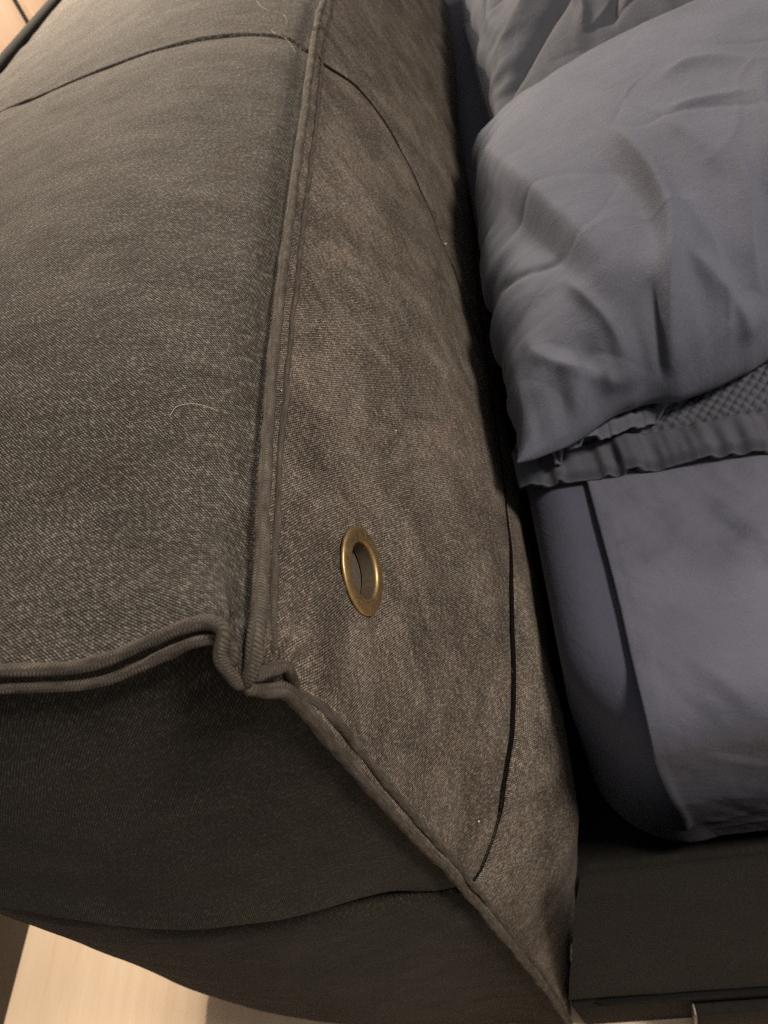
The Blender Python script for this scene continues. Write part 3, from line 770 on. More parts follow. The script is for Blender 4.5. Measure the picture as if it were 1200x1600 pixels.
# wrinkle heights of a loose cotton case over a filled pillow, 64 x 64 samples in units of 0.1 mm
RELIEF = np.array([
[7,7,7,5,3,2,1,2,4,6,8,10,11,12,11,11,13,13,13,13,14,15,16,16,15,15,14,14,14,13,12,11,10,8,6,5,4,5,6,8,10,12,13,14,15,14,13,12,11,10,9,9,8,7,5,3,1,-1,-1,1,4,6,7,7],
[7,12,16,16,15,13,12,12,14,16,18,21,22,22,21,21,23,24,25,25,26,26,27,26,25,24,23,21,19,18,16,15,13,9,7,6,6,6,8,10,13,17,21,23,24,24,23,21,19,18,18,18,17,16,14,12,10,9,9,10,13,14,11,7],
[6,16,22,23,23,21,19,17,17,19,20,21,22,22,21,21,22,23,25,26,26,26,25,24,22,21,18,14,11,8,6,6,5,2,1,2,4,6,7,8,9,12,16,19,21,21,21,19,17,16,16,17,17,16,15,14,13,13,14,15,16,17,13,5],
[6,16,22,23,23,22,20,18,17,17,18,17,17,16,15,15,16,18,20,21,22,21,20,18,16,13,8,3,-2,-6,-7,-3,0,3,7,13,18,21,21,16,11,9,9,11,13,14,15,14,12,11,11,12,13,14,14,14,14,14,15,15,15,15,11,2],
[5,15,21,21,21,20,21,21,20,19,17,16,15,14,14,15,16,18,20,21,21,21,20,18,14,9,3,-3,-7,-8,-4,4,15,27,38,47,54,54,46,33,20,11,8,8,10,13,14,14,12,11,11,11,12,13,14,14,15,16,17,16,15,14,9,0],
[4,15,20,19,19,21,24,25,24,22,19,17,16,16,16,18,19,20,21,21,22,22,21,18,14,8,3,2,7,15,27,40,55,72,84,89,90,81,63,42,23,11,6,6,8,12,14,14,13,12,11,12,12,13,14,15,16,17,18,17,16,15,10,0],
[5,16,20,18,19,23,27,29,27,22,18,15,15,16,18,20,21,21,21,22,23,23,22,19,15,11,14,25,43,62,78,91,101,108,109,106,97,78,56,33,16,5,2,2,5,9,13,13,12,12,12,12,13,13,14,14,15,15,16,15,15,15,11,2],
[6,17,21,20,23,28,30,29,22,15,11,11,13,16,19,21,22,22,22,24,25,25,23,20,18,22,37,60,84,103,115,119,116,106,95,85,71,52,32,16,5,0,-1,0,4,9,12,12,11,11,13,14,14,14,14,14,14,14,14,14,13,15,12,3],
[7,19,24,25,27,28,25,18,10,5,7,12,17,20,22,24,24,25,26,28,28,27,25,22,24,34,55,79,97,107,109,102,87,69,56,46,35,22,11,3,0,0,2,4,7,11,13,13,12,12,14,16,17,16,16,16,15,15,15,14,13,15,14,5],
[8,22,27,26,23,17,11,6,5,8,15,22,25,26,26,27,28,30,32,32,32,29,25,23,26,38,54,69,77,79,73,60,42,28,19,14,9,4,2,2,3,5,8,10,12,14,16,15,13,12,14,16,17,17,17,17,16,16,15,14,13,16,15,6],
[9,23,27,21,13,8,8,13,18,23,27,30,30,30,30,31,33,34,35,34,30,25,20,17,18,24,32,37,39,38,32,22,12,6,5,4,4,5,6,7,9,11,13,14,16,17,17,16,14,13,14,16,16,16,16,16,15,14,14,13,13,16,16,7],
[8,22,25,19,15,16,21,27,31,33,33,34,35,35,33,33,34,35,33,28,21,14,8,5,4,5,7,9,11,11,9,6,5,5,7,8,10,11,12,12,13,14,15,16,17,18,17,16,14,13,14,15,15,14,14,13,13,12,12,11,12,16,17,8],
[8,22,27,27,28,30,32,34,35,35,36,38,40,37,32,31,30,27,21,12,4,-2,-6,-6,-5,-3,0,2,5,8,10,11,13,14,15,16,16,16,16,16,15,15,15,16,17,17,16,15,14,14,14,14,14,13,12,11,10,9,9,9,10,15,17,9],
[8,23,31,33,35,35,35,36,34,33,35,38,38,32,26,24,21,13,4,-5,-10,-11,-8,-4,0,4,8,11,13,16,18,20,21,21,21,20,19,19,18,17,16,15,15,15,15,15,15,14,14,14,15,14,13,13,12,12,10,9,9,9,9,14,16,9],
[10,25,33,34,33,33,33,32,27,24,26,31,32,28,24,19,12,3,-5,-8,-7,-2,4,9,13,16,18,20,21,22,23,24,24,23,22,21,20,20,19,18,17,16,15,14,14,14,13,13,13,14,15,15,14,13,14,14,13,11,10,9,9,14,16,9],
[12,28,33,30,27,27,26,24,21,20,27,36,39,36,28,19,11,5,3,5,9,14,18,21,22,22,23,23,23,23,23,23,23,22,22,21,20,20,19,18,18,18,17,15,15,14,13,13,12,13,15,15,14,13,13,14,13,13,11,10,9,13,16,9],
[14,29,31,25,22,21,22,24,27,33,42,50,50,43,32,22,16,16,18,21,24,26,27,27,25,24,22,22,22,22,22,22,21,21,20,19,19,18,18,18,18,19,18,17,16,15,14,13,12,13,14,15,15,14,14,13,13,12,12,11,10,14,17,10],
[14,29,30,24,21,21,24,28,33,38,45,50,48,40,32,26,24,25,28,30,31,31,30,28,26,23,21,21,21,21,21,21,20,20,19,19,18,18,18,18,18,19,18,17,16,15,14,13,13,13,14,15,17,17,16,15,14,12,11,12,13,18,20,11],
[15,29,31,25,22,22,23,26,27,30,35,38,36,32,29,27,26,27,29,30,30,30,29,27,25,23,22,21,21,21,21,20,20,19,19,19,19,19,19,19,18,18,18,17,16,15,14,13,12,12,13,15,17,18,18,17,16,14,12,12,16,24,25,14],
[15,29,31,26,23,22,21,22,24,27,31,32,29,26,24,22,21,21,23,25,26,26,26,25,24,23,22,21,21,20,20,20,20,19,19,19,19,19,19,19,18,18,17,17,17,16,15,14,13,12,12,13,14,15,16,17,16,16,15,15,19,28,29,16],
[16,29,30,24,21,19,17,18,23,31,35,34,29,25,22,19,18,20,23,25,25,25,25,24,24,23,22,21,20,20,20,21,21,20,20,20,20,20,19,19,18,18,18,17,17,17,16,15,14,13,12,11,12,13,14,14,15,17,18,19,22,30,30,17],
[16,29,28,21,16,13,13,15,23,32,34,32,28,26,23,21,22,25,28,29,27,25,24,23,23,22,21,20,20,20,21,22,23,23,23,23,23,23,22,20,20,19,18,18,17,17,16,16,15,14,13,12,11,12,13,14,15,17,20,24,29,35,32,17],
[17,30,28,18,13,12,14,18,24,27,27,25,24,24,23,23,24,28,30,29,26,24,22,22,21,20,20,20,20,21,23,24,25,26,26,27,26,25,24,23,22,21,20,18,17,17,17,17,17,16,15,14,13,13,14,15,17,18,21,27,34,40,35,18],
[18,31,28,18,14,15,18,20,21,21,21,20,21,21,21,22,25,27,28,25,23,21,21,20,20,20,20,20,21,22,23,26,28,29,29,29,28,27,26,24,24,23,22,20,19,19,19,19,19,18,17,16,15,15,15,15,15,16,18,22,29,36,33,17],
[17,29,26,17,15,17,18,19,19,19,20,20,20,20,22,24,26,26,24,22,20,20,21,22,22,22,22,22,23,24,28,33,37,38,36,35,33,30,28,25,24,23,22,21,20,20,20,20,20,19,18,17,17,16,15,14,14,13,13,14,18,26,28,16],
[16,27,24,15,14,16,17,18,19,20,21,21,21,22,24,28,29,27,23,21,20,21,24,26,27,27,27,27,28,30,36,44,49,48,45,41,37,33,29,26,23,22,22,21,20,20,20,20,19,18,18,17,17,16,15,14,13,12,11,12,16,25,28,16],
[16,27,23,15,13,15,16,17,19,20,21,22,23,24,28,32,33,30,26,22,21,22,27,33,35,35,33,33,33,35,41,47,50,48,44,40,35,31,27,25,23,23,22,21,20,20,20,20,20,19,19,19,18,17,16,14,13,13,14,17,23,32,32,17],
[16,27,25,16,15,15,16,18,19,20,22,24,26,27,29,32,33,31,27,24,22,24,30,38,41,38,35,33,33,34,38,40,40,38,35,32,29,27,25,24,24,24,23,22,22,22,22,22,22,21,21,21,21,20,19,17,15,15,16,20,27,36,34,18],
[17,29,27,20,19,20,21,21,21,22,25,27,29,29,28,28,28,27,26,26,27,29,33,38,38,34,30,29,29,30,32,33,32,31,30,29,28,27,27,27,27,26,25,24,23,24,24,25,24,24,25,25,24,22,21,18,16,14,14,15,20,30,31,17],
[17,29,28,22,23,25,25,24,24,25,27,28,28,26,24,23,23,24,26,28,30,31,32,32,30,27,25,26,28,29,31,33,34,34,34,32,31,30,29,28,27,26,25,24,24,25,26,26,26,26,27,26,25,24,21,19,15,13,12,12,15,25,27,16],
[16,28,27,21,22,23,24,24,24,25,25,25,24,22,21,21,22,24,26,27,28,27,26,25,24,24,25,26,29,31,34,37,38,37,35,33,31,29,27,26,24,24,23,24,24,25,25,26,25,25,25,24,24,23,22,19,17,15,14,14,16,25,27,16],
[16,28,26,19,17,18,20,21,21,21,21,20,20,21,22,23,24,24,25,25,25,24,23,22,22,24,26,28,30,32,34,36,36,34,32,30,28,26,24,22,22,22,22,23,25,25,24,23,22,21,21,20,20,20,20,18,17,16,16,17,19,27,29,17],
[17,30,27,17,13,14,16,17,18,17,17,17,18,20,23,25,26,24,23,23,24,25,25,24,25,26,27,29,30,31,32,34,34,33,32,30,27,25,22,20,20,21,22,24,25,25,23,22,20,19,18,18,17,17,17,17,16,16,15,15,19,29,30,17],
[18,32,30,18,12,12,14,16,16,16,16,17,19,22,26,28,28,25,24,24,26,27,28,28,28,29,29,30,32,33,34,35,36,35,32,29,26,23,20,20,20,21,23,25,26,26,25,23,22,20,18,17,17,17,17,16,14,13,12,13,19,29,31,17],
[19,34,33,21,15,14,15,17,18,19,19,20,21,25,28,29,28,26,26,27,28,30,31,32,32,32,32,33,34,35,35,35,34,32,30,27,24,22,21,21,22,24,25,27,27,27,27,26,24,21,19,17,17,17,17,16,14,12,12,14,19,28,29,17],
[19,34,34,23,17,15,17,19,21,23,23,22,22,24,25,26,26,26,27,28,30,32,33,33,33,33,33,33,33,33,33,32,31,29,28,26,24,24,24,24,26,27,28,28,28,28,28,27,25,22,20,18,17,17,17,16,14,13,13,15,18,26,28,16],
[18,34,34,24,17,16,18,20,23,25,24,23,22,22,22,24,25,27,27,29,30,31,32,32,32,33,33,33,33,33,33,33,31,29,28,28,28,28,28,29,30,30,30,29,28,27,26,25,24,22,20,18,17,16,16,16,15,14,13,13,16,25,28,17],
[18,33,33,24,18,17,18,20,22,22,22,21,21,21,22,25,27,28,28,29,29,29,29,31,32,33,34,34,34,34,34,34,33,32,31,32,32,33,32,31,30,29,28,27,25,24,23,22,21,20,19,18,17,17,16,17,16,15,13,13,18,27,29,17],
[17,31,31,22,19,18,18,19,19,19,18,18,18,19,22,24,27,28,28,28,28,28,28,29,31,32,33,33,33,33,34,35,35,34,34,34,33,32,30,28,26,25,24,24,22,21,20,20,19,18,18,17,16,16,16,17,16,14,12,14,20,29,30,17],
[16,28,26,18,16,17,17,17,18,19,19,18,18,19,21,23,24,25,25,26,26,27,27,27,27,28,28,27,28,29,31,32,33,33,33,32,30,28,25,23,21,21,21,21,20,19,19,18,18,18,17,16,15,14,14,14,13,12,12,15,21,29,30,17],
[15,25,21,14,13,14,14,15,16,19,21,21,21,21,21,21,21,21,22,22,23,25,25,25,25,24,23,23,23,25,27,28,29,29,29,28,27,25,22,20,19,18,19,19,18,18,18,18,18,18,17,15,13,12,12,12,11,12,14,17,22,29,29,16],
[15,24,19,12,11,12,12,14,16,18,20,22,22,21,20,19,18,19,20,21,22,23,24,24,23,23,22,22,21,22,23,24,24,24,24,24,23,22,19,18,18,18,19,18,18,18,18,18,18,17,16,15,13,11,10,11,12,15,17,21,24,29,28,15],
[14,23,20,12,11,11,12,14,16,18,20,21,21,20,19,18,18,19,20,20,21,21,22,22,22,22,21,21,20,20,20,21,21,21,21,21,21,20,18,17,18,18,19,18,17,17,17,17,16,15,15,14,12,11,11,13,15,17,19,21,23,28,27,15],
[14,24,22,15,14,14,15,16,18,19,20,21,21,21,20,20,19,20,20,20,19,20,20,20,20,20,20,20,20,20,19,19,19,19,20,20,20,19,17,17,17,18,17,16,15,15,15,15,14,14,13,13,11,10,12,14,17,18,19,19,20,27,27,14],
[13,25,25,18,16,16,17,18,19,20,21,22,22,22,21,21,21,21,21,21,20,20,20,20,20,20,20,21,21,20,20,19,19,19,19,19,19,18,17,17,17,17,16,15,14,14,13,13,13,12,12,11,10,11,12,15,16,17,16,15,18,26,27,14],
[13,27,28,21,18,17,17,18,19,20,21,21,20,20,21,20,20,21,22,21,20,20,20,20,20,21,21,21,21,21,20,20,19,19,18,18,18,17,16,16,17,16,15,14,13,12,12,12,12,12,11,11,11,11,13,14,15,15,13,14,18,26,26,14],
[13,26,27,21,19,18,18,18,18,19,20,19,17,17,17,17,18,18,18,18,17,17,18,19,20,20,20,21,21,21,21,20,19,18,17,17,17,16,16,16,16,16,14,13,12,11,11,12,13,13,13,13,14,14,15,16,16,15,14,15,19,26,26,13],
[12,23,23,18,17,17,17,17,16,16,17,16,15,15,15,15,15,16,16,16,15,15,16,17,18,18,19,19,19,20,20,19,18,17,16,16,16,16,16,16,15,15,14,12,11,11,12,14,16,16,16,17,18,18,19,19,18,17,16,18,21,26,25,12],
[10,21,20,14,13,14,14,14,14,14,14,14,14,14,15,15,15,16,16,16,15,15,16,16,17,17,17,17,18,18,18,18,17,16,16,16,17,16,16,15,14,13,12,12,12,12,14,16,17,18,18,20,21,21,21,20,19,18,18,20,22,26,24,12],
[10,19,18,13,12,13,12,12,13,14,14,14,14,15,15,15,15,15,16,16,16,16,16,16,16,17,17,17,17,17,17,17,16,16,16,16,17,16,15,14,13,12,12,12,13,13,14,15,17,18,20,21,22,22,21,19,18,18,19,20,22,25,23,11],
[9,18,17,12,11,12,12,12,13,14,15,14,15,16,16,16,15,15,14,15,15,16,16,16,16,16,16,16,17,16,16,16,15,15,16,16,16,15,14,13,13,12,13,14,14,14,14,15,16,18,19,22,22,21,19,18,18,19,19,20,21,24,22,10],
[8,16,15,10,10,10,11,13,13,14,14,14,14,14,15,15,14,14,14,14,14,15,16,16,15,15,15,15,15,15,15,15,15,15,15,15,14,14,13,12,12,13,14,15,15,15,15,15,16,17,19,20,21,20,18,17,18,19,19,18,18,22,21,10],
[7,15,14,9,8,9,11,13,13,13,14,14,14,14,14,13,13,13,13,13,14,15,15,15,14,14,15,14,14,14,14,14,14,15,15,14,14,13,12,12,13,14,14,15,15,15,15,16,16,17,19,19,18,18,17,17,17,18,17,15,15,21,20,9],
[5,14,13,8,8,11,15,16,16,15,15,16,16,16,15,14,14,14,14,14,14,15,15,14,13,13,14,14,14,13,13,14,14,14,15,14,13,12,12,12,13,13,15,15,15,15,16,16,18,20,19,18,17,17,17,17,17,17,15,14,15,20,19,8],
[4,14,14,10,11,15,20,21,21,19,19,19,19,19,18,16,16,15,15,15,15,15,14,13,13,13,13,14,14,13,13,13,14,15,15,14,13,12,12,12,12,13,15,16,16,16,17,18,21,22,20,18,17,17,18,18,18,17,16,15,16,19,17,6],
[3,13,15,13,13,16,20,22,22,21,20,19,19,19,19,17,16,15,14,15,16,16,15,13,12,12,12,13,13,12,12,12,13,15,15,13,12,11,11,10,11,14,16,17,17,17,18,21,22,22,20,18,17,18,18,19,19,18,18,17,16,16,13,3],
[1,11,15,13,13,15,17,19,19,18,17,16,16,16,16,15,14,12,11,12,14,14,14,12,11,10,10,11,11,11,11,12,12,13,13,12,11,10,10,10,11,14,16,18,18,18,19,21,21,20,19,18,18,18,19,19,19,20,20,18,15,13,9,0],
[-2,8,12,12,13,14,15,16,16,16,15,14,13,13,14,13,12,11,10,10,11,11,11,10,9,7,7,7,8,9,10,11,11,11,10,10,10,10,9,10,11,14,16,18,18,18,19,19,19,18,18,17,17,17,17,17,18,20,20,18,14,12,6,-2],
[-3,6,10,11,13,15,16,15,15,15,14,13,12,12,12,12,12,11,10,10,10,10,9,9,8,6,5,5,6,7,8,9,9,9,8,9,10,9,9,10,12,15,17,17,17,17,17,16,16,15,16,16,15,16,16,16,17,18,19,18,16,14,8,-2],
[-3,5,8,8,11,13,14,14,13,13,13,13,12,11,11,12,11,11,11,13,14,14,13,12,12,9,6,4,5,6,7,7,6,7,8,10,10,9,9,11,13,15,16,16,15,15,14,13,13,13,13,13,13,14,14,15,16,18,19,20,20,19,11,0],
[-1,7,9,8,10,12,12,11,11,11,12,12,12,12,12,11,11,11,12,16,21,24,25,24,23,19,13,8,7,7,7,6,7,9,12,15,15,13,13,15,18,19,18,17,15,14,14,14,13,13,12,12,12,12,13,14,15,17,20,23,24,22,14,2],
[2,10,13,12,12,12,11,11,11,12,13,14,15,16,16,16,16,16,17,21,28,36,39,39,38,33,25,18,15,15,14,14,15,19,23,25,24,23,23,24,27,27,25,23,21,20,20,20,19,17,15,15,15,14,12,12,12,13,17,21,23,22,14,4],
[5,10,12,11,9,8,8,9,10,11,12,14,16,17,18,18,19,20,20,22,28,35,38,39,38,35,29,24,22,21,20,20,22,25,27,28,28,27,27,27,29,29,27,25,23,23,23,23,21,18,17,16,15,12,9,7,5,5,8,12,15,15,11,5],
[6,7,5,3,0,-1,0,1,3,4,5,6,8,9,10,10,11,12,13,13,15,18,20,21,20,20,18,16,15,14,14,14,15,16,17,17,17,17,16,17,17,17,15,14,14,14,14,13,12,10,9,8,7,4,1,-1,-3,-4,-2,1,4,5,6,6]
], float) * 0.0001
def relief(R, a, b):
    x = np.clip(a, 0, 1) * 62.999; y = np.clip(b, 0, 1) * 62.999
    def cub(t): return np.stack([((-t + 2) * t - 1) * t, (3 * t - 5) * t * t + 2, ((-3 * t + 4) * t + 1) * t, (t - 1) * t * t], 0) / 2
    xi = np.floor(x).astype(int); yi = np.floor(y).astype(int); wx = cub(x - xi); wy = cub(y - yi); r = 0
    for i in range(4):
        for j in range(4):
            r = r + wx[i] * wy[j] * R[np.clip(xi + i - 1, 0, 63), np.clip(yi + j - 1, 0, 63)]
    return r

def build_top_sheet():
    # lies on the mattress, rolls over its near edge and hangs down the side
    y_s, z_t, r = 0.0490, 0.5556, 0.032
    a = np.linspace(0, math.pi / 2, 24)
    prof = [(1.2, z_t), (0.6, z_t), (y_s + r + 0.001, z_t)] + [(y_s + r - r * math.sin(t), z_t - r + r * math.cos(t)) for t in a] + [(y_s + 0.001, 0.44), (y_s + 0.004, 0.40), (y_s + 0.007, 0.352)]
    pr = resample(np.array([(p, q, 0) for p, q in prof]), 1000)
    keep = np.r_[0:500:4, 500:1000]
    pr = pr[keep]; L = arc(pr)
    xs = np.concatenate([np.linspace(0, 0.5, 380), np.linspace(0.51, 1.9, 140)])
    X, k = np.meshgrid(xs, np.arange(len(pr)), indexing='ij')
    Y = pr[k, 0]; Z = pr[k, 1]; D = (L[-1] - L)[k]      # distance from the hem
    x0 = 0.128 + 0.004 * noise2(D / 0.10, 0 * D, 110) + 0.008 * sm(0.17, 0.05, D) + 0.006 * sm(0.12, 0.0, D)
    X = x0 + X
    side = sm(0.545, 0.48, Z)
    cr = crease_field(X, D, [
        ([(0.19, 0.36), (0.235, 0.27), (0.27, 0.20)], 0.010, 0.0045),
        ([(0.16, 0.30), (0.19, 0.24), (0.24, 0.17)], 0.012, -0.0040),
        ([(0.15, 0.24), (0.185, 0.19), (0.25, 0.12)], 0.009, 0.0030),
        ([(0.24, 0.37), (0.27, 0.30), (0.33, 0.24)], 0.012, -0.0035),
        ([(0.15, 0.17), (0.20, 0.13), (0.27, 0.11)], 0.006, 0.0025),
        ([(0.145, 0.03), (0.18, 0.05), (0.24, 0.09)], 0.006, 0.0035),
        ([(0.15, 0.10), (0.17, 0.07), (0.20, 0.03)], 0.006, -0.003),
        ([(0.15, 0.015), (0.19, 0.03), (0.28, 0.03)], 0.004, 0.002)])
    h = 0.0030 * fbm(X / 0.05 + D / 0.09, D / 0.07 - X / 0.10, 111, 4) + 0.0016 * fbm(X / 0.02 + D / .03, D / 0.03, 112, 3) + cr
    h += 0.006 * side * noise2(X / 0.045, D / 0.15, 113) * sm(0.16, 0.02, D)
    h *= 1 - 0.7 * side
    h += 0.5 * (1 - 0.9 * side) * relief(RELIEF.T, 0.02 + (X - 0.12) * 1.6, 0.02 + D * 1.5)
    h *= sm(0.0, 0.010, X - x0) * 0.8 + 0.2
    h = np.where(h < 0, 0.0014 * np.tanh(h / 0.0028), h)
    h += 0.0005 * gauss(X - x0 - 0.0025, 0.0025)        # rolled selvedge
    nz = 1 - side
    P = np.stack([X, Y - h * side, Z + h * nz], -1)
    o = grid_obj('top_sheet', P, M_SHEET, None, np.stack([X, D], -1))
    md = o.modifiers.new('thick', 'SOLIDIFY'); md.thickness = 0.0014; md.offset = -1
    tag(o, 'grey blue flat sheet draped over the mattress side, wrinkled', 'sheet')
build_top_sheet()

# ------------------------------------------------------------------ pillows
def pillow(name, cor, zc, th, mat, n=300, creases=(), edge_z=None, expo=0.62, conc=0.03, seed=200, wr=1.0, tilt=None, lower=0.5, shape=None, rel=None, fine=1.0):
    """cor: four plan corners (x,y): headboard-near, headboard-far, foot-far, foot-near"""
    c = np.array(cor, float)
    s = np.linspace(-1, 1, n); s = np.sin(s * math.pi / 2) * 0.55 + s * 0.45
    Sx, Ty = np.meshgrid(s, s, indexing='ij')          # Sx: towards the foot, Ty: along the headboard
    a = (Sx + 1) / 2; b = (Ty + 1) / 2
    pl = ((1 - a) * (1 - b))[..., None] * c[0] + ((1 - a) * b)[..., None] * c[1] + (a * b)[..., None] * c[2] + (a * (1 - b))[..., None] * c[3]
    ctr = c.mean(0)
    pl[..., 0] -= (pl[..., 0] - ctr[0]) * conc * (1 - Ty ** 2) * Sx ** 2 * 0
    prof = ((1 - np.abs(Sx) ** 2.6) * (1 - np.abs(Ty) ** 2.6)).clip(0) ** expo
    e = 1 - np.maximum(np.abs(Sx), np.abs(Ty))
    X, Y = pl[..., 0], pl[..., 1]
    if shape: X, Y = shape(X, Y, Sx, Ty)
    z0 = zc if tilt is None else zc + tilt[0] * (X - ctr[0]) + tilt[1] * (Y - ctr[1])
    if edge_z is not None: z0 = z0 + edge_z(a, b)
    # wrinkles: fan of folds from the seams
    near = np.exp(-(1 - np.abs(Ty)) / 0.22); side = np.exp(-(1 - np.abs(Sx)) / 0.22)
    h = 0.010 * wr * near * noise2(X / 0.030, Y / 0.14, seed) + 0.009 * (wr - 0.8) * np.exp(-(1 - np.abs(Ty)) / 0.08) * 3 * noise2(X / 0.012, Y / 0.09, seed + 9) + 0.010 * wr * side * noise2(Y / 0.032, X / 0.14, seed + 1)
    h += 0.0050 * wr * fbm(X / 0.10 + Y / .2, Y / 0.12 - X / .3, seed + 2, 4)
    h += 0.0065 * np.exp(-(1 - np.abs(Sx)) / 0.09) * noise2(Y / 0.011, X / 0.07, seed + 40) + 0.0065 * np.exp(-(1 - np.abs(Ty)) / 0.10) * noise2(X / 0.011, Y / 0.07, seed + 41)
    # fine creases of unironed cotton
    c1 = np.abs(fbm(X / 0.085 + 0.6 * noise2(X / 0.1, Y / 0.1, seed + 30), Y / 0.16 - X / 0.3, seed + 31, 2))
    c2 = np.abs(fbm(X / 0.13 + Y / 0.12, Y / 0.10 - X / 0.16, seed + 33, 2))
    h += fine * (0.0026 * np.exp(-c1 / 0.05) - 0.0026 * np.exp(-c2 / 0.05)) * (0.35 + 1.3 * sm(-0.2, 0.35, noise2(X / 0.09, Y / 0.09, seed + 35)))
    h *= sm(0, 0.06, e) * .9 + .1
    if rel: h = h + sm(0, 0.10, e) * rel(*np.meshgrid(np.linspace(0, 1, n), np.linspace(0, 1, n), indexing='ij'))
    if creases: h = h + crease_field(X, Y, creases) * sm(0, 0.03, e)
    top = z0 + th * prof
    bot = z0 - th * lower * prof - 0.0015
    P = np.stack([X, Y, top], -1); Nn = normals(P); P = P + Nn * (h * np.where(Nn[..., 2].mean() < 0, -1, 1))[..., None]; Q = np.stack([X, Y, bot], -1)
    UV = np.stack([X, Y], -1).reshape(-1, 2)
    V = np.vstack([P.reshape(-1, 3), Q.reshape(-1, 3)]); F = np.vstack([grid_faces(n, n), grid_faces(n, n, n * n, flip=True)])
    # seam strip joining top to bottom
    idx = np.concatenate([np.arange(n) * n, (n - 1) * n + np.arange(1, n), (np.arange(n - 2, -1, -1)) * n + n - 1, np.arange(n - 2, 0, -1)])
    i2 = np.roll(idx, -1); F = np.vstack([F, np.stack([idx, idx + n * n, i2 + n * n, i2], -1)])
    return link_mesh(name, V, F, mat, None, np.vstack([UV, UV]))

# front pillow: lies against the headboard
front_cr = [
    ([(0.106, 0.640), (0.118, 0.560), (0.132, 0.480), (0.148, 0.400), (0.163, 0.345), (0.176, 0.295), (0.182, 0.262)], 0.017, 0.0105),
    ([(0.098, 0.580), (0.108, 0.500), (0.124, 0.410), (0.142, 0.345), (0.156, 0.305)], 0.015, -0.0095),
    ([(0.092, 0.390), (0.108, 0.366), (0.130, 0.350), (0.150, 0.343)], 0.0045, -0.0040),
    ([(0.196, 0.480), (0.205, 0.430), (0.213, 0.375), (0.214, 0.335), (0.207, 0.308), (0.198, 0.278), (0.190, 0.235)], 0.0075, 0.0090),
    ([(0.176, 0.470), (0.188, 0.410), (0.198, 0.360), (0.200, 0.325), (0.195, 0.295)], 0.010, -0.0048),
    ([(0.194, 0.300), (0.189, 0.275), (0.186, 0.240)], 0.0040, -0.0040),
    ([(0.140, 0.330), (0.152, 0.304), (0.162, 0.282), (0.167, 0.258)], 0.0045, 0.0045),
    ([(0.108, 0.305), (0.118, 0.278), (0.136, 0.262), (0.156, 0.258), (0.182, 0.257)], 0.0060, 0.0058),
    ([(0.212, 0.320), (0.224, 0.296), (0.240, 0.274), (0.252, 0.255)], 0.0065, 0.0050),
    ([(0.262, 0.400), (0.262, 0.345), (0.254, 0.300), (0.250, 0.262)], 0.0065, 0.0050),
    ([(0.302, 0.450), (0.292, 0.405), (0.282, 0.355), (0.276, 0.310)], 0.009, 0.0070),
    ([(0.240, 0.480), (0.265, 0.482), (0.290, 0.460), (0.306, 0.420)], 0.008, 0.0050),
    ([(0.235, 0.435), (0.262, 0.426), (0.295, 0.405)], 0.0045, 0.0026),
    ([(0.230, 0.430), (0.243, 0.390), (0.256, 0.340)], 0.005, 0.0026),
]
def front_shape(X, Y, Sx, Ty):
    # the lower seam is drawn in where the case is tucked; the seam along the headboard is wavy
    w = sm(0.2, -1.0, Ty) ** 1.5
    Y = Y + w * (0.012 * gauss(X - 0.158, 0.028) + 0.006 * noise2(X / 0.02, 0 * X, 310))
    near = np.exp(-(1 + Sx) / 0.10)
    X = X + 0.004 * near * noise2(Y / 0.012, Sx * 2, 312)
    X = X + sm(-0.3, -1.0, Sx) * (0.005 * noise2(Y / 0.035, 0 * Y, 311) - 0.006 * (1 - Ty ** 2))
    return X, Y
pf = pillow('pillow', [(0.086, 0.222), (0.103, 0.700), (0.60, 0.74), (0.60, 0.36)], 0.600, 0.106, M_PIL, 420, front_cr, seed=210, wr=0.30, fine=0.40, expo=0.53,
            shape=front_shape, rel=lambda a, b: (0.35 + 1.0 * np.exp(-b / 0.16) + 0.7 * np.exp(-a / 0.05)) * relief(RELIEF, a, b))
tag(pf, 'grey front pillow, big and puffed, pressed against the headboard', 'pillow', 'pillows on the bed')
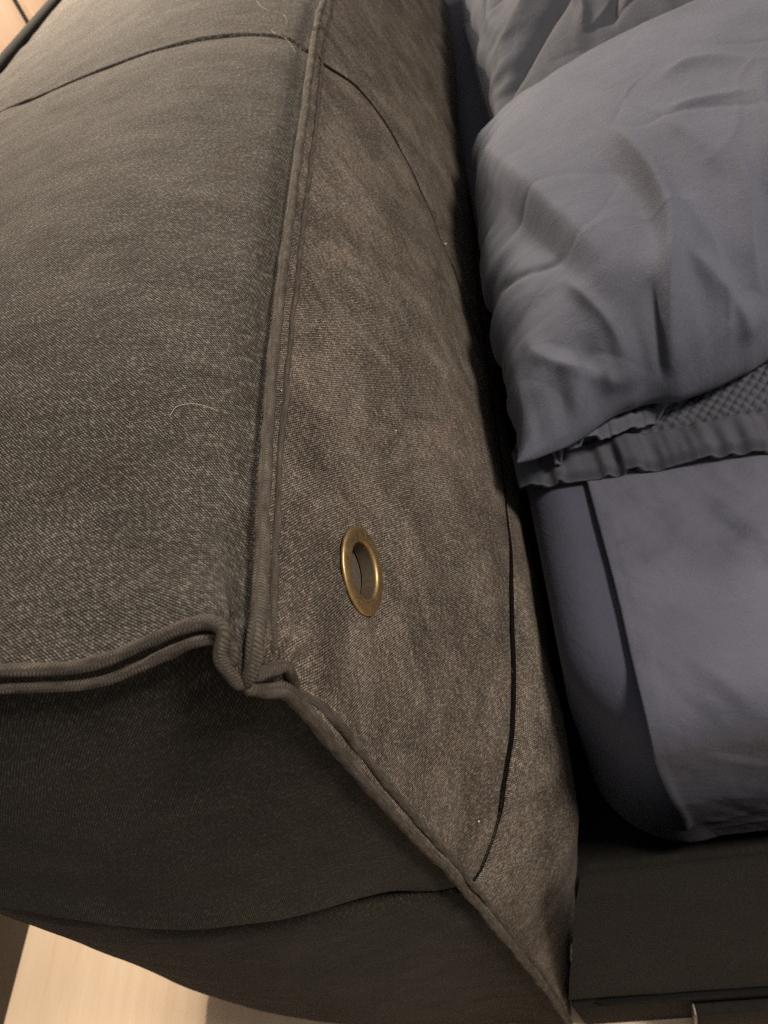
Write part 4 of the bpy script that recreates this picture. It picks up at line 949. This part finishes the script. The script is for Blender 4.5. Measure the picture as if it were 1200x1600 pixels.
# sham under it with a waffle panel and puckered hem
def build_sham():
    nx, ny = 520, 460
    xs = np.linspace(0.082, 0.64, nx); d = np.linspace(0, 0.24, ny)       # d: distance from the hem
    X, D = np.meshgrid(xs, d, indexing='ij')
    X = X + 0.05 * sm(0.02, 0.08, D) * sm(0.3, 0.08, X)
    yh = 0.236 - 0.10 * (X - 0.085) + 0.002 * noise2(X / .03, 0 * X, 300)
    Y = yh + D
    base = 0.566 + 0.028 * S(D / 0.20) + 0.010 * sm(0.16, 0.30, X) * S(D / .1)
    hem = sm(0.027, 0.024, D)
    puck = 0.0090 * noise2(X / 0.0065 + D / .06, D / 0.05, 301) + 0.0015 * noise2(X / 0.024, D / 0.08, 302)
    w = 0.0049
    Xw = X + 0.004 * noise2(X / 0.05, D / 0.05, 330) + 0.0012 * noise2(X / 0.012, D / 0.012, 331)
    waf = (0.6 + 0.8 * (0.5 + noise2(X / 0.02, D / 0.02, 332))) * np.abs(np.sin(math.pi * (Xw + D * .9) / w / 1.4)) * np.abs(np.sin(math.pi * (Xw - D * .9) / w / 1.4))
    z = base + hem * (puck + 0.002) + (1 - hem) * (0.0021 * waf + 0.004 * fbm(X / .05, D / .05, 303, 3)) - 0.003 * gauss(D - 0.0255, 0.0022)
    z -= 0.006 * gauss(D, 0.003)
    z = z + crease_field(X, D, [([(0.19, 0.035), (0.20, 0.07), (0.195, 0.12)], 0.008, 0.008), ([(0.205, 0.04), (0.22, 0.08)], 0.006, -0.008)])
    o = grid_obj('quilted_sham', np.stack([X, Y, z], -1), M_QUILT, None, np.stack([X, D], -1))
    md = o.modifiers.new('thick', 'SOLIDIFY'); md.thickness = 0.004; md.offset = -1
    tag(o, 'waffle quilted sham with puckered hem, lying under the front pillow', 'pillow sham')
build_sham()

rear_cr = [([(0.128, 0.655), (0.150, 0.690), (0.175, 0.718), (0.215, 0.757), (0.257, 0.803), (0.33, 0.86)], 0.010, -0.020),
           ([(0.128, 0.705), (0.160, 0.755), (0.200, 0.800), (0.245, 0.850), (0.32, 0.92)], 0.016, 0.016),
           ([(0.225, 0.690), (0.232, 0.725), (0.228, 0.76)], 0.006, 0.008), ([(0.250, 0.680), (0.262, 0.720), (0.28, 0.76)], 0.006, -0.007)]
def rear_shape(X, Y, Sx, Ty):
    w = sm(-0.4, -1.0, Ty)
    Y = Y + w * 0.008 * noise2(X / 0.012, 0 * X, 320)
    X = X + sm(-0.3, -1.0, Sx) * (0.010 * noise2(Y / 0.04, 0 * Y, 321) + 0.012 * sm(0.6, -1, Ty))
    return X, Y
pr_ = pillow('pillow', [(0.116, 0.620), (0.140, 1.25), (0.62, 1.22), (0.62, 0.66)], 0.628, 0.085, M_PIL2, 340, rear_cr, seed=230, wr=0.9, shape=rear_shape, rel=lambda a, b: 1.3 * relief(RELIEF, a, 1 - b))
tag(pr_, 'dark slate pillow with ruffled seam, tucked behind the grey front one', 'pillow', 'pillows on the bed')
pu = pillow('pillow', [(0.262, 0.745), (0.25, 1.30), (0.80, 1.30), (0.80, 0.62)], 0.712, 0.085, M_PIL2, 260, (), seed=250, wr=0.9, rel=lambda a, b: 1.2 * relief(RELIEF.T, 1 - a, b))
tag(pu, 'slate pillow on top of the dark ruffled one, cut by the photo edge', 'pillow', 'pillows on the bed')

def build_flap():
    # open end of the front pillowcase folding out under the pillow
    u = np.linspace(0, 1, 220); v = np.linspace(0, 1, 60); a, b = np.meshgrid(u, v, indexing='ij')
    X = 0.108 + 0.084 * a + 0.004 * noise2(a * 6, b * 2, 400)
    Y = 0.238 + 0.020 * a + (0.052 - 0.010 * a) * (1 - b)
    Z = 0.591 - 0.004 * a - 0.010 * b ** 2 + (0.016 * noise2(a * 7 + b, b * 1.2, 401) + 0.009 * noise2(a * 17, b * 2, 402)) * sm(0.1, 0.7, b)
    Z += 0.004 * gauss(b - 0.86, 0.07)
    o = grid_obj('pillowcase_flap', np.stack([X, Y, Z], -1), M_PIL, pf, np.stack([X, Y], -1))
    md = o.modifiers.new('thick', 'SOLIDIFY'); md.thickness = 0.0022; md.offset = -1
build_flap()

# ------------------------------------------------------------------ hairs and lint on the cloth
def hair(pts, rad, mat, label, cat='hair', group=None, name='hair'):
    o = tube(name, catmull(pts, 60), rad, mat, None, seg=6); tag(o, label, cat, group); return o
def on_top(x, y, e=0.0006):
    p = top_point(np.array([[x]]), np.array([[y]]))[0, 0]; p[2] += e; return p
def on_front(y, z, e=0.0006):
    p = front_point(np.array([[y]]), np.array([[z]]))[0, 0]; p[0] += e; return p

hair([on_top(-0.044, 0.116), on_top(-0.041, 0.121, 0.0012), on_top(-0.034, 0.123, 0.0018), on_top(-0.028, 0.123, 0.0014), on_top(-0.022, 0.122)], 0.00016, M_HAIR,
     'single curved fair hair lying on the headboard top, left of the piping')
hair([on_top(-0.055, 0.662), on_top(-0.045, 0.640), on_top(-0.030, 0.632), on_top(-0.026, 0.610), on_top(-0.036, 0.590), on_top(-0.022, 0.572), on_top(-0.014, 0.552)], 0.00010, M_HAIR,
     'crinkled loose thread on the headboard top beyond its cross seam', 'thread', None, 'loose_thread')
# a loop of thread round the piping where the cross seam meets it
lp = []
for a in np.linspace(0.15, math.pi * 1.05, 16):
    lp.append((0.0005 - 0.0044 * math.cos(a) * -1, 0.586 + 0.002 * math.cos(a), H + 0.0030 + 0.0042 * math.sin(a)))
hair(lp, 0.0004, M_STITCH, 'short thread looped over the piping where the cross seam meets it', 'thread', None, 'loose_thread')
def lint(p, r, label):
    u = np.linspace(0, math.pi, 7); v = np.linspace(0, 2 * math.pi, 9)[:-1]; a, b = np.meshgrid(u, v, indexing='ij')
    rr = r * (1 + 0.5 * noise2(a * 2 + p[1] * 900, b * 2, 500))
    P = np.asarray(p) + rr[..., None] * np.stack([np.sin(a) * np.cos(b), np.sin(a) * np.sin(b), np.cos(a)], -1)
    o = link_mesh('lint', P.reshape(-1, 3), grid_faces(7, 8, wrap=True), M_LINT); tag(o, label, 'lint', 'specks of lint on the headboard')
lint(on_front(0.189, 0.684, 0.0004), 0.00050, 'white speck of lint in the middle of the bed side panel above the grommet')
lint(on_front(0.148, 0.771, 0.0006), 0.00045, 'white speck of lint touching the piping on the bed side panel')
lint(on_front(0.498, 0.6105, 0.0004), 0.00095, 'white speck of lint on the curved vertical seam')
lint(on_front(0.026, 0.517, 0.0004), 0.00060, 'white speck of lint just left of the lower curved seam')

# fuzz: countless short curled fibres caught in the cloth
def fuzz():
    parts = []
    def curl(pf_, a, b, L, seed):
        th = rng.uniform(0, 6.28); pts = [(a, b)]
        for k in range(5):
            th += rng.uniform(-1.1, 1.1); a += L / 5 * math.cos(th); b += L / 5 * math.sin(th); pts.append((a, b))
        q = np.array(pts)
        P = pf_(q[:, 0], q[:, 1]); parts.append(tube_arrays(catmull(P, 10), rng.uniform(0.00004, 0.00008), seg=4))
    def pf_top(x, y):
        P = top_point(x[:, None], y[:, None])[:, 0]; P[:, 2] += 0.00035; return P
    def pf_front(y, z):
        P = front_point(y[:, None], z[:, None])[:, 0]; P[:, 0] += 0.00035; return P
    for _ in range(110): curl(pf_top, rng.uniform(-0.2, -0.014), 0.02 + 0.55 * rng.random() ** 1.6, rng.uniform(0.001, 0.0038), 0)
    for _ in range(190): curl(pf_front, 0.012 + 0.5 * rng.random() ** 1.7, rng.uniform(0.45, 0.762), rng.uniform(0.001, 0.0038), 0)
    V, F, U = join_arrays(parts)
    o = link_mesh('fuzz', V, F, M_HAIR, None, U); tag(o, 'short pale fibres of fuzz clinging to the black canvas headboard', 'fuzz', None, 'stuff')
fuzz()
